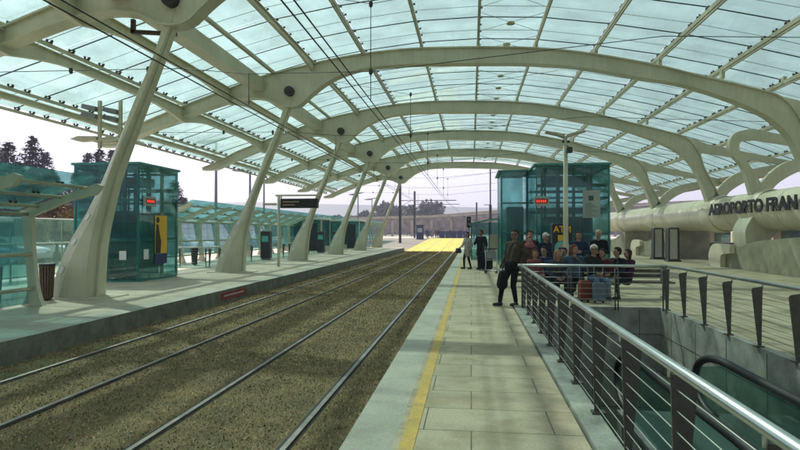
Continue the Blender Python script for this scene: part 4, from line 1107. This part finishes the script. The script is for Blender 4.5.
# ------------------------------------------------------------------ people
M['skin']=mat('skin',(0.30,0.17,0.115),0.55,var=0.06); M['skin_dark']=mat('tanned skin',(0.20,0.11,0.075),0.55,var=0.06)
PM={}
def cloth(col):
    k=tuple(round(c,3) for c in col)
    if k not in PM: PM[k]=mat('cloth %s'%(k,),col,0.85,var=0.25,scale=9,bump=0.3,bscale=25,spec=0.15)
    return PM[k]
def capsule(mb,p,q,r0,r1,seg=12):
    p,q=Vector(p),Vector(q); d=q-p; L=d.length
    if L<1e-5: mb.sphere(p,max(r0,r1),0,seg,8); return
    d.normalize(); up=Vector((0,0,1)) if abs(d.z)<0.9 else Vector((1,0,0)); sx=d.cross(up).normalized(); sy=sx.cross(d)
    rings=[]
    for t in (90,60,30,0): rings.append((p-d*math.sin(R(t))*r0,r0*math.cos(R(t))+1e-5))
    for t in (0,30,60,90): rings.append((q+d*math.sin(R(t))*r1,r1*math.cos(R(t))+1e-5))
    vs=[c+sx*math.cos(2*math.pi*k/seg)*r+sy*math.sin(2*math.pi*k/seg)*r for c,r in rings for k in range(seg)]
    f=[(i*seg+k,i*seg+(k+1)%seg,(i+1)*seg+(k+1)%seg,(i+1)*seg+k) for i in range(len(rings)-1) for k in range(seg)]
    mb.add(vs,f)
def segdist(P,p,q,r0,r1):
    d=q-p; L2=d.length_squared
    t=max(0,min(1,(P-p).dot(d)/L2)) if L2>1e-9 else 0
    return (P-(p+d*t)).length-(r0+(r1-r0)*t)
def remeshed(mb,name,voxel):
    me=bpy.data.meshes.new(name+'_tmp'); me.from_pydata(mb.v,[],mb.f)
    o=bpy.data.objects.new(name+'_tmp',me); C.objects.link(o)
    m=o.modifiers.new('r','REMESH'); m.mode='VOXEL'; m.voxel_size=voxel
    s=o.modifiers.new('s','SMOOTH'); s.factor=0.5; s.iterations=3
    dg=bpy.context.evaluated_depsgraph_get(); dg.update()
    out=bpy.data.meshes.new_from_object(o.evaluated_get(dg)); out.name=name
    bpy.data.objects.remove(o); return out
def person(loc, rz, label, pose='stand', s=1.0, top=(0.03,0.03,0.03), legs=(0.02,0.02,0.025), shoes=(0.03,0.03,0.03), hair=(0.02,0.015,0.01),
           hair_len=0, hat=None, scarf=None, glasses=False, bulk=1.0, arms=None, legs_p=None, head_turn=0.0, lean=0.0, coat=False, voxel=0.014, skin='skin', group=None):
    J={}
    if pose=='stand': hz=0.90; 
    else: hz=0.50
    J['pel']=Vector((0,0,hz)); J['che']=Vector((0,0.03+lean,hz+0.40)); J['neck']=Vector((0,0.02+lean*1.3,hz+0.56)); J['head']=Vector((0,-0.01+lean*1.4,hz+0.70))
    for sd,sx in (('l',-1),('r',1)):
        J['hip'+sd]=Vector((0.09*sx,0,hz-0.02)); J['sh'+sd]=Vector((0.185*sx*bulk**0.5,0.03+lean*1.1,hz+0.50))
        if pose=='stand':
            J['kn'+sd]=Vector((0.10*sx,-0.02,0.48)); J['an'+sd]=Vector((0.11*sx,0.02,0.09)); J['el'+sd]=Vector((0.25*sx,0.06+lean,hz+0.22)); J['ha'+sd]=Vector((0.25*sx,-0.06+lean*0.7,hz-0.03))
        else:
            J['kn'+sd]=Vector((0.13*sx,-0.42,0.50)); J['an'+sd]=Vector((0.13*sx,-0.44+0.08*sx,0.09)); J['el'+sd]=Vector((0.25*sx,0.0,hz+0.24)); J['ha'+sd]=Vector((0.08*sx,-0.26,hz+0.16))
    if arms: 
        for k,v in arms.items(): J[k]=Vector(v)
    if legs_p:
        for k,v in legs_p.items(): J[k]=Vector(v)
    b_=bulk; SK,TP,LG,SH=0,1,2,3; caps=[]
    def c(p,q,r0,r1,m): caps.append((Vector(p),Vector(q),r0,r1,m))
    up=Vector((0,0,1))
    for sx in (-1,1):
        c(J['pel']+Vector((0.06*sx,0,0.0)),J['che']+Vector((0.085*sx,0,0)),0.115*b_,0.115*b_,TP)
        c(J['che']+Vector((0.085*sx,0,0)),J['che'].lerp(J['neck'],0.5)+Vector((0.08*sx,0,0)),0.115*b_,0.08,TP)
        c(J['pel']+Vector((0.05*sx,0,-0.02)),J['pel']+Vector((0.06*sx,0.0,0.05)),0.12*b_,0.12*b_,TP if coat else LG)
    c(J['neck']-up*0.03,J['head']-up*0.04,0.055,0.052,SK)
    for sd,sx in (('l',-1),('r',1)):
        c(J['neck']-up*0.04,J['sh'+sd],0.06,0.068*b_,TP); c(J['sh'+sd],J['el'+sd],0.062*b_,0.048*b_,TP); c(J['el'+sd],J['ha'+sd],0.048*b_,0.034,TP)
        fd=(J['ha'+sd]-J['el'+sd]).normalized(); side=fd.cross(Vector((sx,0.2,0.1))).normalized(); w0=J['ha'+sd]
        c(w0+fd*0.0,w0+fd*0.025,0.026,0.027,SK)
        for q in (-1,1): c(w0+fd*0.02+side*0.016*q,w0+fd*0.085+side*0.026*q,0.017,0.014,SK)
        inw=Vector((-sx,0,0))
        for q,Lf in ((-0.034,0.060),(-0.012,0.075),(0.010,0.080),(0.032,0.070)):
            k0=w0+fd*0.085+side*q; k1=k0+fd*Lf*0.5+inw*0.006; c(k0,k1,0.0105,0.0098,SK); c(k1,k1+fd*Lf*0.42+inw*0.022,0.0098,0.0085,SK)
        th=w0+fd*0.03+side*0.032; c(th,th+fd*0.04+side*0.03+inw*0.012,0.013,0.0105,SK)
        c(J['hip'+sd],J['kn'+sd],0.088*b_,0.062*b_,LG); c(J['kn'+sd],J['an'+sd]+up*0.03,0.062*b_,0.045*b_,LG)
        toe=J['an'+sd]+Vector((0.02*sx,-0.17,-0.045)); c(J['an'+sd]+Vector((0,0.03,-0.045)),toe,0.043,0.038,SH); c(J['an'+sd]+up*0.02,J['an'+sd]-up*0.03,0.042,0.045,SH)
    if coat:
        for sx in (-1,1): c(J['pel']+Vector((0.07*sx,0,0.05)),J['pel']+Vector((0.09*sx,0.0,-0.22)),0.115*b_,0.125*b_,TP)
    # head: skull, face wedge, jaw, nose, ears in head space, turned
    Rt=Matrix.Rotation(head_turn,3,'Z'); Hc=J['head']+up*0.02
    def h(x,y,z): return Hc+Rt@Vector((x,y,z))
    c(h(0,0.02,0.03),h(0,-0.01,0.03),0.086,0.083,SK); c(h(0,-0.035,-0.01),h(0,-0.045,-0.065),0.060,0.042,SK); c(h(0.03,-0.02,-0.05),h(-0.03,-0.02,-0.05),0.043,0.043,SK)
    c(h(0,-0.088,0.015),h(0,-0.108,-0.018),0.010,0.015,SK)
    for sx in (-1,1): c(h(0.083*sx,0.01,0.015),h(0.084*sx,0.012,-0.02),0.014,0.011,SK)
    c(h(-0.016,-0.088,-0.052),h(0.016,-0.088,-0.052),0.005,0.005,4)
    for sx in (-1,1): c(h(0.031*sx,-0.086,0.012),h(0.035*sx,-0.084,0.012),0.004,0.004,5); c(h(0.02*sx,-0.086,0.036),h(0.046*sx,-0.079,0.036),0.004,0.003,6)
    mb=MB()
    for (p,q,r0,r1,m_) in caps: capsule(mb,p,q,r0,r1)
    me=remeshed(mb,'body',voxel)
    mats=[M[skin],cloth(top),cloth(legs),cloth(shoes),cloth((0.26,0.12,0.09)),cloth((0.02,0.015,0.015)),cloth(hair)]
    me.materials.clear()
    for m_ in mats: me.materials.append(m_)
    for p in me.polygons:
        ct=p.center; best=9; bm=0
        for (a,bb,r0,r1,m_) in caps:
            dd=segdist(ct,a,bb,r0,r1)-(0.004 if m_>3 else 0)
            if dd<best: best=dd; bm=m_
        p.material_index=bm; p.use_smooth=True
    o=bpy.data.objects.new('person',me); C.objects.link(o); o.location=loc; o.rotation_euler=(0,0,rz); o.scale=(s,s,s)
    tag(o,label,'person',group)
    # hair
    hb=MB()
    if not hat:
        capsule(hb,h(0,0.03,0.045),h(0,0.0,0.06),0.092,0.078); capsule(hb,h(0,0.045,-0.01),h(0,0.04,0.04),0.078,0.085)
        for sx in (-1,1): capsule(hb,h(0.06*sx,0.01,0.02),h(0.05*sx,0.0,0.06),0.036,0.045)
        if hair_len:
            for sx in (-1,0,1): capsule(hb,h(0.055*sx,0.04,0.0),h(0.07*sx,0.03,-hair_len),0.05,0.04)
        hm=remeshed(hb,'hair',0.012); hm.materials.clear(); hm.materials.append(cloth(hair))
        for p in hm.polygons: p.use_smooth=True
        q=bpy.data.objects.new('hair',hm); C.objects.link(q); q.parent=o
    else:
        capsule(hb,h(0,0.02,0.055),h(0,0.0,0.06),0.097,0.09); capsule(hb,h(0,-0.10,0.062),h(0,-0.14,0.058),0.035,0.03); capsule(hb,h(0,0.05,0.0),h(0,0.05,0.04),0.07,0.08)
        hm=remeshed(hb,'cap',0.012); hm.materials.clear(); hm.materials.append(cloth(hat))
        q=bpy.data.objects.new('cap',hm); C.objects.link(q); q.parent=o
    if scarf:
        hb=MB(); capsule(hb,h(0,0.05,0.02),h(0,0.02,0.07),0.092,0.09)
        for sx in (-1,1): capsule(hb,h(0.075*sx,0.02,0.04),h(0.07*sx,-0.01,-0.10),0.035,0.05)
        capsule(hb,h(0,0.03,-0.05),h(0,-0.03,-0.15),0.09,0.10); capsule(hb,h(-0.08,0.0,-0.16),h(0.08,0.0,-0.16),0.08,0.08)
        hm=remeshed(hb,'headscarf',0.013); hm.materials.clear(); hm.materials.append(cloth(scarf))
        q=bpy.data.objects.new('headscarf',hm); C.objects.link(q); q.parent=o
    if glasses:
        hb=MB()
        for sx in (-1,1): hb.sphere(h(0.033*sx,-0.093,0.012),0.024,0,10,6,(1,0.35,0.75)); hb.tube([h(0.055*sx,-0.088,0.018),h(0.086*sx,0.0,0.02)],0.004,4)
        hb.tube([h(-0.03,-0.10,0.018),h(0.03,-0.10,0.018)],0.004,4)
        hb.build('sunglasses','black',o)
    return o
# leaning man with sunglasses
person((0.93,13.5,0),R(-48),'man in sunglasses and dark brown jacket leaning on the railing corner','stand',1.0,top=(0.055,0.045,0.028),legs=(0.010,0.010,0.012),shoes=(0.05,0.05,0.052),
    glasses=True,bulk=1.10,lean=0.07,voxel=0.011,head_turn=R(30),skin='skin_dark',
    arms={'elr':(0.30,0.16,1.16),'har':(0.22,0.10,0.97),'ell':(-0.30,0.12,1.14),'hal':(-0.24,-0.08,0.96)},
    legs_p={'hipl':(-0.09,0.02,0.88),'hipr':(0.09,0.02,0.88),'knl':(-0.11,-0.20,0.47),'anl':(-0.12,-0.26,0.09),'knr':(0.10,-0.06,0.48),'anr':(0.12,0.0,0.09)})
t=empty('shoulder_bag',(0.70,13.32,0.50),label='black slouchy bag hanging at the hip of the leaning man',cat='bag')
b=MB(); 
capsule(b,(0,0,0.0),(0.02,0,0.22),0.13,0.11); capsule(b,(0,0.05,0.02),(0.02,0.04,0.2),0.12,0.10)
hm=remeshed(b,'bag',0.014); hm.materials.clear(); hm.materials.append(cloth((0.012,0.012,0.014))); q=bpy.data.objects.new('body',hm); C.objects.link(q); q.parent=t
b=MB(); b.tube(catmull([(0,0,0.30),(0.10,-0.05,0.65),(0.26,-0.02,0.98)],5),0.012,6); b.build('strap','black',t)
# woman and man further along
person((-0.16,26.6,0),R(-50),'woman in pale grey jacket and black trousers with a black bag on the platform','stand',0.97,top=(0.34,0.33,0.28),legs=(0.012,0.012,0.012),hair=(0.04,0.02,0.012),hair_len=0.08,coat=True,
    legs_p={'knl':(-0.11,-0.12,0.48),'anl':(-0.12,-0.10,0.09),'anr':(0.11,0.10,0.09)},arms={'ell':(-0.26,-0.04,1.14),'hal':(-0.24,-0.25,1.02)})
b=MB(); capsule(b,(0,0,0),(0.0,0.16,0.0),0.08,0.08); capsule(b,(0,0,0.10),(0.0,0.16,0.10),0.06,0.06)
hm=remeshed(b,'handbag',0.014); hm.materials.clear(); hm.materials.append(M['black']); q=bpy.data.objects.new('handbag',hm); C.objects.link(q); q.location=(-0.50,26.52,0.80); q.rotation_euler=(0,0,R(60)); tag(q,'black handbag on the arm of the woman in grey','bag')
person((0.44,26.3,0),R(-20),'man in black coat looking at his phone beside a black suitcase','stand',1.02,top=(0.015,0.015,0.018),legs=(0.015,0.016,0.02),coat=True,head_turn=R(-30),skin='skin_dark',
    arms={'ell':(-0.26,-0.05,1.12),'hal':(-0.22,-0.28,1.18)})
def suitcase(x,y,rz,col,label,w_=0.42,h_=0.6,d_=0.26,handle=True,group='luggage of the waiting travellers'):
    t=empty('suitcase',(x,y,0),rz,label,'suitcase',group)
    b=MB(); 
    p=[(-w_/2+0.03,0.06),(w_/2-0.03,0.06),(w_/2,0.10),(w_/2,h_-0.04),(w_/2-0.04,h_),(-w_/2+0.04,h_),(-w_/2,h_-0.04),(-w_/2,0.10)]
    vs=[(a,s_,z) for s_ in (-d_/2,d_/2) for a,z in p]; b.add(vs,[tuple(range(8)),tuple(range(15,7,-1))]+[(k,k+8,(k+1)%8+8,(k+1)%8) for k in range(8)])
    for k in range(4): b.box(-w_/2+0.06+k*(w_-0.12)/4,-w_/2+0.09+k*(w_-0.12)/4,-d_/2-0.008,-d_/2+0.004,0.12,h_-0.06)
    b.build('shell',cloth(col),t)
    if handle:
        b=MB(); b.tube([(-0.1,0.08,h_),(-0.1,0.08,h_+0.38),(0.1,0.08,h_+0.38),(0.1,0.08,h_)],0.01,6); b.build('pull_handle','grey',t)
    for sx in (-1,1):
        b=MB(); b.tube([(sx*(w_/2-0.06)-0.02,0,0.035),(sx*(w_/2-0.06)+0.02,0,0.035)],0.035,10); b.build('wheel','black',t)
suitcase(0.62,25.7,R(-15),(0.012,0.012,0.014),'large black suitcase standing beside the man in the black coat',0.6,0.8,0.3)
suitcase(2.72,14.4,R(8),(0.16,0.045,0.03),'orange red upright suitcase behind the end railing',0.27,0.52,0.22)
suitcase(3.02,14.25,R(-5),(0.13,0.16,0.19),'pale blue upright suitcase behind the end railing',0.30,0.48,0.22)
# luggage trolley
t=empty('luggage_trolley',(0.95,23.6,0),R(25),'silver airport luggage trolley left of the right lift','trolley')
b=MB()
for sx in (-0.25,0.25):
    b.tube(catmull([(sx,0.35,0.12),(sx,0.3,0.5),(sx,0.38,0.98)],4),0.018,8); b.tube([(sx,0.35,0.14),(sx*0.7,-0.5,0.16)],0.016,8)
for yy_ in (0.2,0.0,-0.2,-0.45): b.tube([(-0.23,yy_,0.15),(0.23,yy_,0.15)],0.012,6)
b.tube([(-0.25,0.3,0.55),(0.25,0.3,0.55)],0.012,6); b.build('frame','handrail',t)
b=MB(); b.tube([(-0.28,0.38,1.0),(0.28,0.38,1.0)],0.025,8); b.build('handle','black',t)
b=MB(); b.quadbox((-0.22,0.30,0.6),(0.22,0.30,0.6),(0.22,0.34,0.88),(-0.22,0.34,0.88),(0,-0.03,0)); b.build('basket','grey',t)
for (x,y) in ((-0.24,0.34),(0.24,0.34),(0,-0.5)):
    b=MB(); b.tube([(x-0.025,y,0.08),(x+0.025,y,0.08)],0.08,12); b.build('wheel','black',t)
# benches
def bench(x,y,label,L=1.9):
    t=empty('bench',(x,y,0),0,label,'bench','benches behind the end railing')
    for k in range(4):
        pass
    b=MB()
    for k in range(4): b.box(-L/2,L/2,-0.22+k*0.12,-0.13+k*0.12,0.40,0.44)
    b.build('seat','wood',t)
    b=MB()
    for k in range(3): b.box(-L/2,L/2,0.26+k*0.02,0.285+k*0.02,0.52+k*0.12,0.60+k*0.12)
    b.build('backrest','wood',t)
    for sx in (-1,1):
        b=MB(); b.box(sx*(L/2-0.2)-0.03,sx*(L/2-0.2)+0.03,-0.2,0.25,0.0,0.05); b.box(sx*(L/2-0.2)-0.03,sx*(L/2-0.2)+0.03,0.0,0.06,0.05,0.40); b.box(sx*(L/2-0.2)-0.02,sx*(L/2-0.2)+0.02,0.2,0.25,0.36,0.85); b.build('leg','grey',t)
bench(2.1,15.35,'left slatted bench of the waiting group behind the end railing'); bench(4.1,15.35,'right slatted bench of the waiting group behind the end railing')
seat_y=15.3
def sp(px_,y,*a,**k):
    X=(px_-471)/582*(y*0.985); X=X*(1-0.0)/(1+0.0); return person((X,y,k.pop('z',0)),*a,**k)
gp='travellers waiting behind the end railing'
# standing
sp(530,17.2,R(-10),'dark haired traveller in black standing behind the pink scarf wearer',s=0.99,top=(0.02,0.022,0.03),group=gp)
sp(529,16.5,R(5),'traveller wearing a pink flowered headscarf right of the leaning man',s=0.90,top=(0.10,0.05,0.05),scarf=(0.32,0.11,0.13),group=gp)
sp(545,17.0,R(35),'traveller in pale cap and navy jacket standing left of the cash machine',s=0.95,top=(0.012,0.02,0.05),hat=(0.45,0.43,0.38),group=gp)
sp(577,16.9,R(-15),'dark haired man in navy jacket standing right of the lamp post',s=0.98,top=(0.015,0.03,0.07),head_turn=R(15),group=gp,arms={'elr':(0.30,-0.02,1.14),'har':(0.10,-0.25,1.15)})
sp(596,17.3,R(-25),'man in tan cap and black jacket standing at the back',s=1.0,top=(0.012,0.012,0.012),hat=(0.36,0.27,0.17),group=gp,arms={'elr':(0.28,-0.02,1.10),'har':(0.05,-0.22,1.10)})
# seated
def seat(px_,lab,s=1.0,dy=0,**k):
    y=seat_y+dy; X=(px_-471)/582*y*0.98
    v=int(px_)%5; ar=None; ht=R((-35,20,45,-15,5)[v]); ln=(0.0,-0.10,-0.05,0.04,-0.14)[v]
    if v in (1,4): ar={'ell':(-0.24,-0.08,0.70),'hal':(-0.10,-0.34,0.60),'elr':(0.24,-0.08,0.70),'har':(0.10,-0.36,0.62)}
    if v==2: ar={'elr':(0.24,-0.04,0.76),'har':(0.07,-0.15,0.98),'ell':(-0.27,0.05,0.76),'hal':(-0.16,-0.24,0.58)}
    person((X,y,-0.04 if s>=0.95 else 0.0),R(k.pop('rz',0)*2.2),lab,'sit',s,group=gp,lean=ln,head_turn=ht,arms=ar,**k)
seat(535,'seated traveller with pink top at the left end of the bench',0.92,top=(0.20,0.07,0.07),hair=(0.10,0.04,0.02),hair_len=0.1,rz=15)
seat(543.5,'seated dark haired traveller in dark blue, second on the left bench',1.0,dy=0.35,top=(0.03,0.04,0.09),rz=-10)
seat(554,'seated blonde brown haired traveller below the round emblem',0.95,top=(0.05,0.055,0.07),hair=(0.25,0.15,0.06),hair_len=0.12,rz=8)
seat(563,'seated traveller in a black coat between the blonde and the red haired one',0.98,dy=0.3,top=(0.02,0.02,0.025),hair=(0.03,0.02,0.015),rz=-5)
seat(572.5,'seated red haired traveller in a denim blue jacket',1.05,top=(0.06,0.09,0.13),hair=(0.16,0.05,0.03),hair_len=0.1,rz=0)
seat(593,'seated white haired traveller in dark coat with glasses',1.05,top=(0.02,0.025,0.02),hair=(0.62,0.60,0.54),glasses=True,legs=(0.12,0.2,0.3),rz=5)
seat(604,'seated traveller in dark red jacket right of the white haired one',0.97,dy=0.2,top=(0.10,0.02,0.03),rz=-20)
seat(613,'seated traveller in black near the right end of the bench',1.0,top=(0.015,0.015,0.02),rz=-25,legs=(0.3,0.3,0.3))
seat(623,'seated traveller with purple scarf at the right end of the bench',0.93,top=(0.045,0.015,0.04),hair=(0.03,0.02,0.02),hair_len=0.12,rz=-30)
# far crowd: one simple figure, copied
crowd=[]
cols2=[(0.03,0.03,0.04),(0.05,0.07,0.16),(0.18,0.16,0.15),(0.10,0.03,0.03)]
src=[]
for k,cc in enumerate(cols2):
    src.append(person((-9+k*0.8,106+k,0.56),R(20*k),'far traveller in %s beyond the yellow crossing, one of several'%['black','blue','grey','dark red'][k],'stand',1.0,top=cc,voxel=0.03,coat=True,group='distant crowd beyond the yellow crossing'))
for k in range(22):
    s_=src[k%4]; x=-10.5+k*0.56+rnd.uniform(-0.2,0.2)
    dup(s_,(x,108+rnd.uniform(-3,9),0.56),rnd.uniform(-3,3),scale=rnd.uniform(0.9,1.03))
for (x,y,lab) in ((17.6,27,'traveller in black walking by the dark stepped bench under the lettering'),(16.9,31,'traveller in dark coat far behind the concrete foot')):
    person((x,y,0),R(70),lab,'stand',1.0,top=(0.02,0.02,0.025),voxel=0.02,group='people in front of the terminal')

# haze
b=MB(); b.box(-950,950,-120,950,-6.5,60)
hz=b.build('haze',[]); hm=bpy.data.materials.new('haze air'); hm.use_nodes=True; n_=hm.node_tree.nodes; n_.remove(n_['Principled BSDF'])
pv=n_.new('ShaderNodeVolumePrincipled'); pv.inputs['Color'].default_value=(0.86,0.86,1.0,1); pv.inputs['Density'].default_value=0.0010
hm.node_tree.links.new(pv.outputs[0],n_['Material Output'].inputs['Volume']); hz.data.materials.append(hm); tag(hz,'thin bluish haze that fades the far trees and ramp','haze',kind='stuff')
